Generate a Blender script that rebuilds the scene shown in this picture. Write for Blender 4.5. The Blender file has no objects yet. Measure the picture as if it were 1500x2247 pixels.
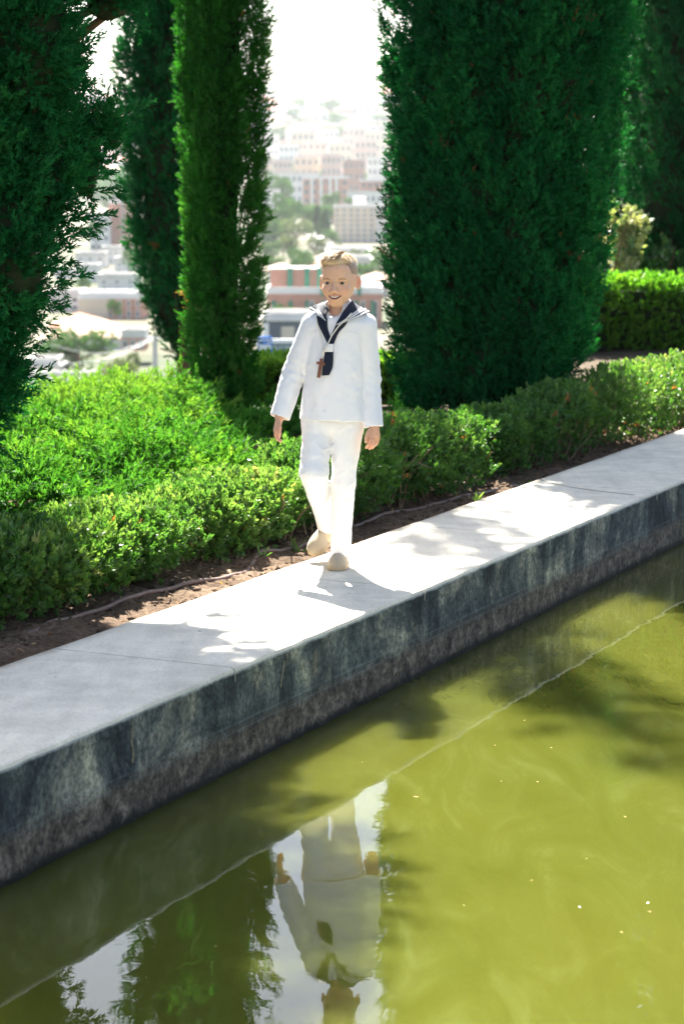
import bpy, bmesh, math, random
import numpy as np
from mathutils import Vector, Matrix
from mathutils.bvhtree import BVHTree

SC = bpy.context.scene
COL = SC.collection
rng = np.random.default_rng(7)
random.seed(7)
R = math.radians

# ------------------------------------------------------------------ camera
F_PX, CX, CY = 4800.0, 750.0, 1123.5          # focal length and centre in photo pixels (1500 x 2247)
PITCH, CAM_H = R(8.554), 1.49
cam_d = bpy.data.cameras.new('camera')
cam = bpy.data.objects.new('camera', cam_d)
COL.objects.link(cam)
cam.location = (0, 0, CAM_H)
cam.rotation_euler = (math.pi / 2 - PITCH, 0, 0)
cam_d.sensor_fit = 'VERTICAL'
cam_d.sensor_height = 36.0
cam_d.lens = F_PX / 2247 * 36.0
cam_d.clip_start, cam_d.clip_end = 0.1, 20000
cam_d.dof.use_dof = True
cam_d.dof.focus_distance = 8.4
cam_d.dof.aperture_fstop = 4.6
SC.camera = cam

# ------------------------------------------------------------------ light
SUN_EL, SUN_AZ = R(49.0), R(12.0)             # behind the walker, a little to the left
S_DIR = Vector((-math.sin(SUN_AZ) * math.cos(SUN_EL), math.cos(SUN_AZ) * math.cos(SUN_EL), math.sin(SUN_EL)))
world = bpy.data.worlds.new('World')
SC.world = world
world.use_nodes = True
wn = world.node_tree
bg = wn.nodes['Background']
sky = wn.nodes.new('ShaderNodeTexSky')
sky.sky_type = 'NISHITA'
sky.sun_disc = False
sky.sun_elevation = SUN_EL
sky.sun_rotation = -SUN_AZ
sky.dust_density = 2.0
wn.links.new(sky.outputs['Color'], bg.inputs['Color'])
bg.inputs['Strength'].default_value = 0.05
sun_d = bpy.data.lights.new('sun', 'SUN')
sun_d.energy = 5.0
sun_d.angle = R(0.5)
sun_d.color = (1.0, 0.955, 0.88)
sun = bpy.data.objects.new('sun', sun_d)
COL.objects.link(sun)
sun.location = S_DIR * 60
sun.rotation_euler = (-S_DIR).to_track_quat('-Z', 'Y').to_euler()
vs = SC.view_settings
vs.view_transform = 'Standard'
vs.look = 'None'
vs.gamma = 1.0
vs.use_curve_mapping = False
vs.exposure = 2.65
SC.render.engine = 'CYCLES'
cy = SC.cycles
cy.use_denoising = True
cy.use_adaptive_sampling = True
cy.adaptive_threshold = 0.012
cy.max_bounces = 8
cy.diffuse_bounces = 4
cy.glossy_bounces = 3
cy.transmission_bounces = 4
cy.volume_bounces = 1
cy.transparent_max_bounces = 6
cy.sample_clamp_indirect = 8
cy.caustics_reflective = False
cy.caustics_refractive = False

# ------------------------------------------------------------------ pixels to places
sp, cp = math.sin(PITCH), math.cos(PITCH)
def ray(u, v):
    x, y = (u - CX) / F_PX, -(v - CY) / F_PX
    return np.array([x, cp + y * sp, -sp + y * cp])
def at_y(u, v, Y):                              # the point on that ray Y metres in front of the camera
    d = ray(u, v)
    return np.array([0, 0, CAM_H]) + d * (Y / d[1])
def on_z(u, v, z=0.0):
    d = ray(u, v)
    return np.array([0, 0, CAM_H]) + d * ((z - CAM_H) / d[2])
TH = R(25.33)                                   # heading of the pool wall
WX, WY = math.sin(TH), math.cos(TH)
NX, NY = -math.cos(TH), math.sin(TH)
def st(s, t, z=0.0):                            # along the wall, across it (towards the garden)
    return np.array([s * WX + t * NX, s * WY + t * NY, z])
def to_st(p):
    return p[0] * WX + p[1] * WY, p[0] * NX + p[1] * NY
T1, T2, HW = 3.149, 3.825, 0.325                # pool face, back edge of the walkway, drop to the water
TN0, TN1 = -0.62, 0.08                          # the near walkway, under the camera

# ------------------------------------------------------------------ helpers
def link(o, parent=None):
    COL.objects.link(o)
    if parent is not None:
        o.parent = parent
    return o
def tag(o, label=None, cat=None, group=None, kind=None):
    if label: o['label'] = label
    if cat: o['category'] = cat
    if group: o['group'] = group
    if kind: o['kind'] = kind
    return o
def thing(name, label, cat, loc=(0, 0, 0), rz=0.0, group=None):
    o = bpy.data.objects.new(name, None)
    o.empty_display_size = 0.1
    o.location = loc
    o.rotation_euler = (0, 0, rz)
    link(o)
    return tag(o, label, cat, group)
def np_mesh(name, V, F, mats=None, smooth=False, attrs=None, mat_idx=None):
    V = np.asarray(V, dtype=np.float32).reshape(-1, 3)
    F = np.asarray(F, dtype=np.int32)
    me = bpy.data.meshes.new(name)
    n, k = F.shape
    me.vertices.add(len(V))
    me.vertices.foreach_set('co', V.ravel())
    me.loops.add(n * k)
    me.loops.foreach_set('vertex_index', F.ravel())
    me.polygons.add(n)
    me.polygons.foreach_set('loop_start', np.arange(0, n * k, k, dtype=np.int32))
    me.polygons.foreach_set('loop_total', np.full(n, k, dtype=np.int32))
    if smooth:
        me.polygons.foreach_set('use_smooth', np.ones(n, dtype=bool))
    if mat_idx is not None:
        me.polygons.foreach_set('material_index', np.asarray(mat_idx, dtype=np.int32))
    for a, vals in (attrs or {}).items():
        vals = np.asarray(vals, dtype=np.float32)
        if vals.ndim == 1:
            at = me.attributes.new(a, 'FLOAT', 'POINT')
            at.data.foreach_set('value', vals)
        else:
            at = me.attributes.new(a, 'FLOAT_COLOR', 'POINT')
            c = np.ones((len(vals), 4), dtype=np.float32)
            c[:, :3] = vals
            at.data.foreach_set('color', c.ravel())
    for m in (mats or []):
        me.materials.append(m)
    me.update(calc_edges=True)
    return me
def np_obj(name, V, F, mat, parent=None, smooth=False, attrs=None, mat_idx=None):
    mats = mat if isinstance(mat, (list, tuple)) else [mat]
    return link(bpy.data.objects.new(name, np_mesh(name, V, F, mats, smooth, attrs, mat_idx)), parent)
def bm_obj(name, bm, mat, parent=None, smooth=False):
    me = bpy.data.meshes.new(name)
    bm.normal_update()
    bm.to_mesh(me)
    bm.free()
    for m in (mat if isinstance(mat, (list, tuple)) else [mat]):
        me.materials.append(m)
    if smooth:
        for p in me.polygons: p.use_smooth = True
    return link(bpy.data.objects.new(name, me), parent)
def box_bm(c, size, bm=None, bevel=0.0, rz=0.0, mi=0):
    bm = bm or bmesh.new()
    r = bmesh.ops.create_cube(bm, size=1.0, matrix=Matrix.Translation(Vector(c)) @ Matrix.Rotation(rz, 4, 'Z') @ Matrix.Diagonal((*size, 1)))
    fs = set(f for v in r['verts'] for f in v.link_faces)
    for f in fs: f.material_index = mi
    if bevel:
        es = list(set(e for v in r['verts'] for e in v.link_edges))
        bmesh.ops.bevel(bm, geom=es, offset=bevel, segments=2, affect='EDGES', profile=0.5)
    return bm
def tube(pts, radii, sides=7, caps=True):
    pts = np.asarray(pts, float)
    n = len(pts)
    radii = np.broadcast_to(np.asarray(radii, float), (n,))
    tang = np.gradient(pts, axis=0)
    tang /= np.linalg.norm(tang, axis=1)[:, None] + 1e-9
    up = np.array([0.13, 0.21, 0.97]) if abs(tang[:, 2]).mean() < 0.8 else np.array([0.97, 0.2, 0.1])
    a = np.cross(tang, up); a /= np.linalg.norm(a, axis=1)[:, None] + 1e-9
    b = np.cross(tang, a)
    ph = np.linspace(0, 2 * np.pi, sides, endpoint=False)
    V = pts[:, None] + radii[:, None, None] * (np.cos(ph)[None, :, None] * a[:, None] + np.sin(ph)[None, :, None] * b[:, None])
    V = V.reshape(-1, 3)
    F = []
    for i in range(n - 1):
        for j in range(sides):
            k = (j + 1) % sides
            F.append((i * sides + j, i * sides + k, (i + 1) * sides + k, (i + 1) * sides + j))
    return V, np.array(F)
def join_vf(parts):
    Vs, Fs, o = [], [], 0
    for V, F in parts:
        Vs.append(V); Fs.append(np.asarray(F) + o); o += len(V)
    return np.concatenate(Vs), np.concatenate(Fs)
def smooth_path(pts, n):
    pts = np.asarray(pts, float)
    d = np.r_[0, np.cumsum(np.linalg.norm(np.diff(pts, axis=0), axis=1))]
    q = np.linspace(0, d[-1], n)
    out = np.stack([np.interp(q, d, pts[:, k]) for k in range(pts.shape[1])], 1)
    for _ in range(max(1, n // len(pts) // 2)):
        out[1:-1] = (out[:-2] + 2 * out[1:-1] + out[2:]) / 4
    return out
def vnoise(p, seed=0):                           # cheap smooth noise, p (...,3) -> (-1..1)
    p = np.asarray(p, float)
    i = np.floor(p).astype(np.int64); f = p - i
    f = f * f * (3 - 2 * f)
    def h(a, b, c):
        x = (a * 374761393 + b * 668265263 + c * 2147483647 + seed * 974634777) & 0x7fffffff
        x = ((x ^ (x >> 13)) * 1274126177) & 0x7fffffff
        return ((x ^ (x >> 16)) & 0xffff) / 32767.5 - 1
    r = 0
    for dx in (0, 1):
        for dy in (0, 1):
            for dz in (0, 1):
                w = (f[..., 0] if dx else 1 - f[..., 0]) * (f[..., 1] if dy else 1 - f[..., 1]) * (f[..., 2] if dz else 1 - f[..., 2])
                r = r + w * h(i[..., 0] + dx, i[..., 1] + dy, i[..., 2] + dz)
    return r

# ------------------------------------------------------------------ materials
class NT:
    def __init__(self, name):
        self.m = bpy.data.materials.new(name)
        self.m.use_nodes = True
        self.t = self.m.node_tree
        self.p = self.t.nodes['Principled BSDF']
        self.out = self.t.nodes['Material Output']
    def n(self, typ, **kw):
        nd = self.t.nodes.new('ShaderNode' + typ)
        for k, v in kw.items():
            if k.startswith('i_'):
                nd.inputs[k[2:].replace('_', ' ')].default_value = v
            else:
                setattr(nd, k, v)
        return nd
    def l(self, a, b):
        self.t.links.new(a, b)
    def ramp(self, fac, stops, interp='LINEAR'):
        r = self.n('ValToRGB')
        r.color_ramp.interpolation = interp
        e = r.color_ramp.elements
        while len(e) < len(stops): e.new(0.5)
        for k, (pos, c) in enumerate(stops):
            e[k].position = pos
            e[k].color = (*c, 1) if len(c) == 3 else c
        self.l(fac, r.inputs['Fac'])
        return r
    def noise(self, scale, detail=4, rough=0.55, vec=None, dist=0.0):
        nd = self.n('TexNoise')
        nd.inputs['Scale'].default_value = scale
        nd.inputs['Detail'].default_value = detail
        nd.inputs['Roughness'].default_value = rough
        nd.inputs['Distortion'].default_value = dist
        if vec is not None: self.l(vec, nd.inputs['Vector'])
        return nd
    def mix(self, fac, a, b, blend='MIX'):
        nd = self.n('MixRGB', blend_type=blend)
        for s, v in ((nd.inputs['Fac'], fac), (nd.inputs['Color1'], a), (nd.inputs['Color2'], b)):
            if hasattr(v, 'is_output') or hasattr(v, 'links'): self.l(v, s)
            elif isinstance(v, (int, float)): s.default_value = v
            else: s.default_value = (*v, 1)
        return nd
    def math(self, op, a, b=0.0, c=None, clamp=False):
        nd = self.n('Math', operation=op, use_clamp=clamp)
        for k, v in enumerate((a, b, c)):
            if v is None: continue
            if hasattr(v, 'links'): self.l(v, nd.inputs[k])
            else: nd.inputs[k].default_value = v
        return nd.outputs[0]
    def bump(self, h, strength=0.3, dist=0.01):
        b = self.n('Bump')
        b.inputs['Strength'].default_value = strength
        b.inputs['Distance'].default_value = dist
        self.l(h, b.inputs['Height'])
        self.l(b.outputs['Normal'], self.p.inputs['Normal'])
        return b
    def pos(self):
        return self.n('NewGeometry').outputs['Position']
    def obj(self):
        return self.n('TexCoord').outputs['Object']
    def set(self, **kw):
        for k, v in kw.items():
            self.p.inputs[k.replace('_', ' ')].default_value = (*v, 1) if isinstance(v, tuple) and len(v) == 3 and 'Radius' not in k else v
        return self

def plain(name, col, rough=0.6, var=0.12, scale=8.0, spec=0.3, metal=0.0, bump=0.0):
    t = NT(name)
    nz = t.noise(scale, 5, 0.6, t.obj())
    d = tuple(c * (1 - var) for c in col); b = tuple(min(1, c * (1 + var)) for c in col)
    r = t.ramp(nz.outputs['Fac'], [(0.3, d), (0.7, b)])
    t.l(r.outputs['Color'], t.p.inputs['Base Color'])
    t.set(Roughness=rough, Metallic=metal, Specular_IOR_Level=spec)
    if bump: t.bump(nz.outputs['Fac'], bump, 0.01)
    return t.m
def leaf_mat(name, stops, trans=0.35, rough=0.6, spec=0.06, tcol=None):
    t = NT(name)
    a = t.n('Attribute', attribute_name='tint')
    r = t.ramp(a.outputs['Fac'], stops)
    t.l(r.outputs['Color'], t.p.inputs['Base Color'])
    t.set(Roughness=rough, Specular_IOR_Level=spec)
    tr = t.n('BsdfTranslucent')
    mc = t.mix(1.0, r.outputs['Color'], tcol or (1.25, 1.3, 0.6), 'MULTIPLY')
    t.l(mc.outputs['Color'], tr.inputs['Color'])
    mx = t.n('MixShader')
    mx.inputs['Fac'].default_value = trans
    t.l(t.p.outputs['BSDF'], mx.inputs[1])
    t.l(tr.outputs['BSDF'], mx.inputs[2])
    t.l(mx.outputs['Shader'], t.out.inputs['Surface'])
    return t.m

M = {}
M['cypress_deep'] = leaf_mat('cypress_deep', [(0.0, (0.003, 0.050, 0.014)), (0.5, (0.006, 0.108, 0.028)), (0.92, (0.020, 0.185, 0.036)), (1.0, (0.16, 0.085, 0.03))], 0.25)
M['cypress_blue'] = leaf_mat('cypress_blue', [(0.0, (0.003, 0.050, 0.013)), (0.6, (0.009, 0.108, 0.028)), (1.0, (0.028, 0.180, 0.040))], 0.25)
M['cypress_fresh'] = leaf_mat('cypress_fresh', [(0.0, (0.008, 0.080, 0.010)), (0.6, (0.030, 0.165, 0.018)), (0.93, (0.100, 0.250, 0.045)), (1.0, (0.22, 0.12, 0.04))], 0.42)
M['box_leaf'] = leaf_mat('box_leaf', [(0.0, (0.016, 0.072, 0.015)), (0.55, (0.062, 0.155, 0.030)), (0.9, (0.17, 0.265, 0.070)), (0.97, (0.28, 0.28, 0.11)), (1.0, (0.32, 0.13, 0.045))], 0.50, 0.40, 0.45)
M['hedge_leaf'] = leaf_mat('hedge_leaf', [(0.0, (0.030, 0.12, 0.010)), (0.6, (0.085, 0.23, 0.018)), (1.0, (0.19, 0.33, 0.035))], 0.5, 0.45, 0.4)
M['juniper'] = leaf_mat('juniper', [(0.0, (0.014, 0.085, 0.014)), (0.6, (0.060, 0.185, 0.024)), (1.0, (0.18, 0.31, 0.045))], 0.44)
M['pale_leaf'] = leaf_mat('pale_leaf', [(0.0, (0.10, 0.20, 0.05)), (0.5, (0.32, 0.36, 0.16)), (1.0, (0.55, 0.52, 0.30))], 0.3, 0.4, 0.5)
M['city_leaf'] = leaf_mat('city_leaf', [(0.0, (0.030, 0.085, 0.030)), (0.6, (0.070, 0.150, 0.050)), (1.0, (0.14, 0.22, 0.075))], 0.3)
M['city_olive'] = leaf_mat('city_olive', [(0.0, (0.075, 0.110, 0.060)), (0.6, (0.145, 0.180, 0.095)), (1.0, (0.22, 0.25, 0.13))], 0.3)
M['bark'] = plain('bark', (0.13, 0.085, 0.055), 0.9, 0.4, 30, 0.1, bump=0.6)
M['twig'] = plain('twig', (0.20, 0.135, 0.085), 0.85, 0.3, 40, 0.1)
M['inner'] = plain('inner_core', (0.020, 0.030, 0.014), 0.95, 0.4, 20, 0.05)  # near-black fill for the cores that block light inside crowns

def concrete_top():
    t = NT('walkway_concrete')
    p = t.pos()
    n1 = t.noise(0.9, 6, 0.62, p, 0.4)
    n2 = t.noise(7.0, 6, 0.65, p, 0.3)
    n3 = t.noise(90.0, 3, 0.6, p)
    rot = t.n('Mapping'); rot.inputs['Rotation'].default_value = (0, 0, TH); rot.inputs['Scale'].default_value = (14, 1.2, 1)
    t.l(p, rot.inputs['Vector'])
    n4 = t.noise(1.0, 5, 0.6, rot.outputs['Vector'], 0.6)
    c1 = t.ramp(n1.outputs['Fac'], [(0.32, (0.59, 0.545, 0.44)), (0.68, (0.80, 0.725, 0.58))])
    c2 = t.ramp(n2.outputs['Fac'], [(0.33, (0.78, 0.785, 0.78)), (0.62, (1, 1, 1))])
    c4 = t.ramp(n4.outputs['Fac'], [(0.34, (0.78, 0.79, 0.80)), (0.58, (1, 1, 1))])
    c3 = t.ramp(n3.outputs['Fac'], [(0.34, (0.85, 0.85, 0.85)), (0.54, (1, 1, 1))])
    m = t.mix(0.9, c1.outputs['Color'], c2.outputs['Color'], 'MULTIPLY')
    m = t.mix(0.45, m.outputs['Color'], c4.outputs['Color'], 'MULTIPLY')
    m = t.mix(1.0, m.outputs['Color'], c3.outputs['Color'], 'MULTIPLY')
    sep = t.n('SeparateXYZ'); mpw = t.n('Mapping'); mpw.inputs['Rotation'].default_value = (0, 0, TH - math.pi / 2); t.l(p, mpw.inputs['Vector']); t.l(mpw.outputs['Vector'], sep.inputs['Vector'])
    # earth washed over the garden side of the slabs
    ed = t.math('ADD', sep.outputs['Y'], t.math('MULTIPLY', t.math('SUBTRACT', n2.outputs['Fac'], 0.5), 0.16))
    er = t.n('MapRange', interpolation_type='SMOOTHSTEP'); er.inputs['From Min'].default_value, er.inputs['From Max'].default_value = T2 - 0.07, T2 + 0.015
    t.l(ed, er.inputs['Value'])
    m = t.mix(t.math('MULTIPLY', er.outputs['Result'], 0.75), m.outputs['Color'], (0.20, 0.15, 0.10))
    sp_ = t.noise(26.0, 2, 0.5, p)
    spk = t.ramp(sp_.outputs['Fac'], [(0.755, (1, 1, 1)), (0.79, (0.25, 0.23, 0.2))])
    m = t.mix(1.0, m.outputs['Color'], spk.outputs['Color'], 'MULTIPLY')
    t.l(m.outputs['Color'], t.p.inputs['Base Color'])
    t.set(Roughness=0.82, Specular_IOR_Level=0.25)
    h = t.math('ADD', t.math('MULTIPLY', n2.outputs['Fac'], 0.6), t.math('MULTIPLY', n3.outputs['Fac'], 0.35))
    t.bump(h, 0.35, 0.006)
    return t.m
M['walk'] = concrete_top()

def pool_wall_mat():
    t = NT('stained_pool_wall')
    p = t.pos()
    # rotate so that x runs along the wall
    mp = t.n('Mapping'); mp.inputs['Rotation'].default_value = (0, 0, TH - math.pi / 2)
    t.l(p, mp.inputs['Vector'])
    sep = t.n('SeparateXYZ'); t.l(mp.outputs['Vector'], sep.inputs['Vector'])
    sepz = t.n('SeparateXYZ'); t.l(p, sepz.inputs['Vector'])
    z = sepz.outputs['Z']
    st_ = t.n('Mapping'); st_.inputs['Scale'].default_value = (7, 7, 1.7); t.l(mp.outputs['Vector'], st_.inputs['Vector'])
    streak = t.noise(1.0, 6, 0.65, st_.outputs['Vector'], 0.5)
    blot = t.noise(2.3, 7, 0.68, mp.outputs['Vector'], 0.8)
    fine = t.noise(60, 4, 0.65, p)
    mid = t.noise(16, 5, 0.65, p, 0.5)
    base = t.ramp(blot.outputs['Fac'], [(0.32, (0.012, 0.017, 0.021)), (0.45, (0.042, 0.055, 0.060)), (0.54, (0.105, 0.120, 0.114)), (0.63, (0.30, 0.285, 0.23))])
    sr = t.ramp(streak.outputs['Fac'], [(0.36, (0.36, 0.38, 0.40)), (0.55, (1, 1, 1)), (0.70, (2.3, 2.2, 1.9))])
    up = t.mix(1.0, base.outputs['Color'], sr.outputs['Color'], 'MULTIPLY')
    fr = t.ramp(fine.outputs['Fac'], [(0.36, (0.45, 0.47, 0.49)), (0.60, (1.25, 1.25, 1.2))])
    up = t.mix(1.0, up.outputs['Color'], fr.outputs['Color'], 'MULTIPLY')
    # brown-grey algae crust in the lower band
    crust = t.ramp(mid.outputs['Fac'], [(0.32, (0.032, 0.027, 0.021)), (0.5, (0.105, 0.086, 0.066)), (0.68, (0.23, 0.19, 0.145))])
    cst = t.mix(1.0, crust.outputs['Color'], fr.outputs['Color'], 'MULTIPLY')
    wob = t.math('MULTIPLY', t.math('SUBTRACT', mid.outputs['Fac'], 0.5), 0.06)
    zz = t.math('ADD', z, wob)
    band = t.n('MapRange', interpolation_type='SMOOTHSTEP')
    band.inputs['From Min'].default_value, band.inputs['From Max'].default_value = -0.165, -0.235
    t.l(zz, band.inputs['Value'])
    c = t.mix(band.outputs['Result'], up.outputs['Color'], cst.outputs['Color'])
    # old waterline lines
    def line(z0, w, s):
        d = t.math('ABSOLUTE', t.math('SUBTRACT', t.math('ADD', z, t.math('MULTIPLY', wob, 0.06)), z0))
        k = t.math('SUBTRACT', 1.0, t.math('DIVIDE', d, w), clamp=True)
        return t.math('MULTIPLY', t.math('MULTIPLY', k, s), t.ramp(streak.outputs['Fac'], [(0.35, (0, 0, 0)), (0.6, (1, 1, 1))]).outputs['Color'])
    c = t.mix(line(-0.180, 0.005, 0.45), c.outputs['Color'], (0.20, 0.24, 0.26))
    c = t.mix(line(-0.205, 0.0035, 0.40), c.outputs['Color'], (0.20, 0.24, 0.26))
    # wet black foot
    ft = t.n('MapRange', interpolation_type='SMOOTHSTEP')
    ft.inputs['From Min'].default_value, ft.inputs['From Max'].default_value = -0.282, -0.318
    t.l(t.math('ADD', z, t.math('MULTIPLY', wob, 0.55)), ft.inputs['Value'])
    c = t.mix(ft.outputs['Result'], c.outputs['Color'], (0.010, 0.012, 0.009))
    # pale clean lip at the very top
    tp = t.n('MapRange', interpolation_type='SMOOTHSTEP')
    tp.inputs['From Min'].default_value, tp.inputs['From Max'].default_value = -0.024, -0.012
    t.l(t.math('ADD', z, t.math('MULTIPLY', wob, 0.35)), tp.inputs['Value'])
    c = t.mix(tp.outputs['Result'], c.outputs['Color'], (0.42, 0.43, 0.42))
    t.l(c.outputs['Color'], t.p.inputs['Base Color'])
    t.set(Roughness=0.8, Specular_IOR_Level=0.25)
    h = t.math('ADD', t.math('MULTIPLY', fine.outputs['Fac'], 0.4), t.math('MULTIPLY', mid.outputs['Fac'], 0.8))
    t.bump(h, 0.8, 0.012)
    return t.m
M['wall'] = pool_wall_mat()

def water_mat():
    t = NT('turbid_green_water')
    p = t.pos()
    mp = t.n('Mapping'); mp.inputs['Rotation'].default_value = (0, 0, TH - 0.1); mp.inputs['Scale'].default_value = (2.6, 0.8, 1.0)
    t.l(p, mp.inputs['Vector'])
    warp = t.noise(0.8, 3, 0.5, p)
    wv = t.mix(0.28, mp.outputs['Vector'], warp.outputs['Color'], 'ADD')
    sw = t.noise(1.7, 6, 0.62, wv.outputs['Color'], 1.6)
    big = t.noise(0.55, 3, 0.5, p)
    c = t.ramp(sw.outputs['Fac'], [(0.32, (0.053, 0.058, 0.008)), (0.56, (0.061, 0.067, 0.011)), (0.78, (0.080, 0.090, 0.022))])
    cb = t.ramp(big.outputs['Fac'], [(0.3, (0.92, 0.98, 1.0)), (0.7, (1.05, 1.0, 0.9))])
    c = t.mix(1.0, c.outputs['Color'], cb.outputs['Color'], 'MULTIPLY')
    fine = t.noise(160, 2, 0.5, p)
    cf = t.ramp(fine.outputs['Fac'], [(0.62, (1, 1, 1)), (0.74, (1.35, 1.35, 1.5))])
    c = t.mix(1.0, c.outputs['Color'], cf.outputs['Color'], 'MULTIPLY')
    t.l(c.outputs['Color'], t.p.inputs['Base Color'])
    t.p.subsurface_method = 'BURLEY'
    t.set(Roughness=0.0, IOR=1.40, Subsurface_Weight=1.0, Subsurface_Scale=0.22, Specular_IOR_Level=0.5)
    t.p.inputs['Subsurface Radius'].default_value = (1.0, 1.0, 0.5)
    r1 = t.n('Mapping'); r1.inputs['Rotation'].default_value = (0, 0, TH); r1.inputs['Scale'].default_value = (1, 1, 1)
    t.l(p, r1.inputs['Vector'])
    a = t.noise(2.6, 2, 0.4, r1.outputs['Vector'], 0.3)
    b = t.noise(9.0, 2, 0.5, r1.outputs['Vector'], 0.2)
    h = t.math('ADD', t.math('MULTIPLY', a.outputs['Fac'], 1.0), t.math('MULTIPLY', b.outputs['Fac'], 0.16))
    t.bump(h, 0.022, 0.06)
    return t.m
M['water'] = water_mat()

def soil_mat():
    t = NT('dry_soil')
    p = t.pos()
    n1 = t.noise(5, 6, 0.7, p)
    n2 = t.noise(45, 5, 0.7, p)
    c = t.ramp(n1.outputs['Fac'], [(0.3, (0.075, 0.050, 0.032)), (0.55, (0.135, 0.092, 0.060)), (0.75, (0.21, 0.155, 0.105))])
    c2 = t.ramp(n2.outputs['Fac'], [(0.32, (0.5, 0.48, 0.46)), (0.62, (1.2, 1.2, 1.2))])
    m = t.mix(1.0, c.outputs['Color'], c2.outputs['Color'], 'MULTIPLY')
    t.l(m.outputs['Color'], t.p.inputs['Base Color'])
    t.set(Roughness=0.95, Specular_IOR_Level=0.1)
    t.bump(n2.outputs['Fac'], 0.8, 0.02)
    return t.m
M['soil'] = soil_mat()

def terrain_mat():
    t = NT('terrain_ground')
    p = t.pos()
    n1 = t.noise(0.012, 6, 0.65, p)
    n2 = t.noise(0.15, 5, 0.6, p)
    c = t.ramp(n1.outputs['Fac'], [(0.34, (0.045, 0.070, 0.035)), (0.48, (0.085, 0.085, 0.055)), (0.62, (0.16, 0.135, 0.10)), (0.75, (0.07, 0.085, 0.05))])
    c2 = t.ramp(n2.outputs['Fac'], [(0.35, (0.75, 0.78, 0.72)), (0.65, (1.1, 1.1, 1.1))])
    m = t.mix(1.0, c.outputs['Color'], c2.outputs['Color'], 'MULTIPLY')
    sx = t.n('SeparateXYZ'); t.l(p, sx.inputs['Vector'])
    nr = t.n('MapRange'); nr.inputs['From Min'].default_value, nr.inputs['From Max'].default_value = 45, 90
    t.l(sx.outputs['Y'], nr.inputs['Value'])
    n3 = t.noise(6, 6, 0.7, p)
    cs = t.ramp(n3.outputs['Fac'], [(0.3, (0.04, 0.028, 0.018)), (0.7, (0.10, 0.075, 0.05))])
    m = t.mix(nr.outputs['Result'], cs.outputs['Color'], m.outputs['Color'])
    t.l(m.outputs['Color'], t.p.inputs['Base Color'])
    t.set(Roughness=0.95, Specular_IOR_Level=0.1)
    return t.m
M['terrain'] = terrain_mat()

# ------------------------------------------------------------------ the ground
PY = [-4000, 8, 18, 21, 40, 90, 200, 900, 1500, 2000, 3000, 3800, 4400, 9000]
PZ = [-0.03, -0.03, -0.23, -1.5, -8, -19, -20, -20, -11, 10, 86, 158, 140, 100]
def terrain_z(x, y):
    x = np.asarray(x, float); y = np.asarray(y, float)
    sh = np.clip((x - 0.6) / 1.4, 0, 1) * 14
    y2 = np.where(y < 60, y - sh * np.clip((y - 17) / 3, 0, 1) * np.clip((60 - y) / 25, 0, 1), y)
    z = np.interp(y2, PY, PZ)
    far = np.clip((y - 1300) / 1500, 0, 1)
    w = vnoise(np.stack([x / 420, y / 500, 0 * x], -1), 3) * 16 + vnoise(np.stack([x / 160, y / 190, 0 * x], -1), 5) * 6
    return z + far * w + far * 0.012 * np.clip(-x, -400, 700)
def spaced(lo, hi, near, fix=()):
    v = [0.0]; d = near
    while v[-1] < hi:
        v.append(v[-1] + d); d *= 1.13
    u = [0.0]; d = near
    while u[-1] > lo:
        u.append(u[-1] - d); d *= 1.13
    a = np.array(sorted(set(np.round(u + v, 4))))
    a = np.clip(a, lo, hi)
    for f in fix:
        a = a[np.abs(a - f) > near * 0.4]
    return np.unique(np.r_[a, lo, hi, np.array(fix, float)])
S_LO, S_HI = -7.0, 34.0
gs = spaced(-2400, 4700, 0.9, (S_LO, S_HI))
gs = np.unique(np.r_[gs, np.arange(900, 4700, 60.0), np.arange(-600, 900, 40.)])
gt = spaced(-2400, 3900, 0.5, (TN0 + 0.01, T2 - 0.01))
gt = np.unique(np.r_[gt, np.arange(300, 3900, 60.0)])
SS, TT = np.meshgrid(gs, gt, indexing='ij')
XX, YY = SS * WX + TT * NX, SS * WY + TT * NY
ZZ = terrain_z(XX, YY)
bed = (TT > T2 - 0.02) & (TT < 5.2) & (SS > 0) & (SS < 25)
ZZ = np.where(bed, ZZ - 0.05, ZZ)
gi = np.arange(SS.size).reshape(SS.shape)
q = np.stack([gi[:-1, :-1], gi[1:, :-1], gi[1:, 1:], gi[:-1, 1:]], -1)
sm, tm = (gs[:-1] + gs[1:]) / 2, (gt[:-1] + gt[1:]) / 2
hole = ((sm > S_LO) & (sm < S_HI))[:, None] & ((tm > TN0) & (tm < T2 - 0.012))[None, :]
ground = np_obj('ground', np.stack([XX, YY, ZZ], -1), q[~hole].reshape(-1, 4), M['terrain'], smooth=True)
tag(ground, kind='structure')

# soil of the planting bed beside the walkway, with real clods
bs, bt = np.arange(3.6, 16.0, 0.02), np.arange(T2 - 0.008, 4.95, 0.02)
BS, BT = np.meshgrid(bs, bt, indexing='ij')
BX, BY = BS * WX + BT * NX, BS * WY + BT * NY
P3 = np.stack([BX, BY, 0 * BX], -1)
clod = 0.018 * vnoise(P3 * 6, 1) + 0.016 * np.abs(vnoise(P3 * 17, 2)) + 0.009 * vnoise(P3 * 40, 4)
edge = np.clip((BT - T2) / 0.12, 0, 1)
BZ = terrain_z(BX, BY) + 0.002 + clod * (0.35 + 0.65 * edge) - 0.012 * (1 - edge)
def soil_z(x, y):
    s, t = x * WX + y * NX * 0 + y * WY, x * NX + y * NY
    i = int(np.clip((s - bs[0]) / 0.02, 0, len(bs) - 1)); j = int(np.clip((t - bt[0]) / 0.02, 0, len(bt) - 1))
    return float(BZ[i, j])
gi = np.arange(BS.size).reshape(BS.shape)
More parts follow.
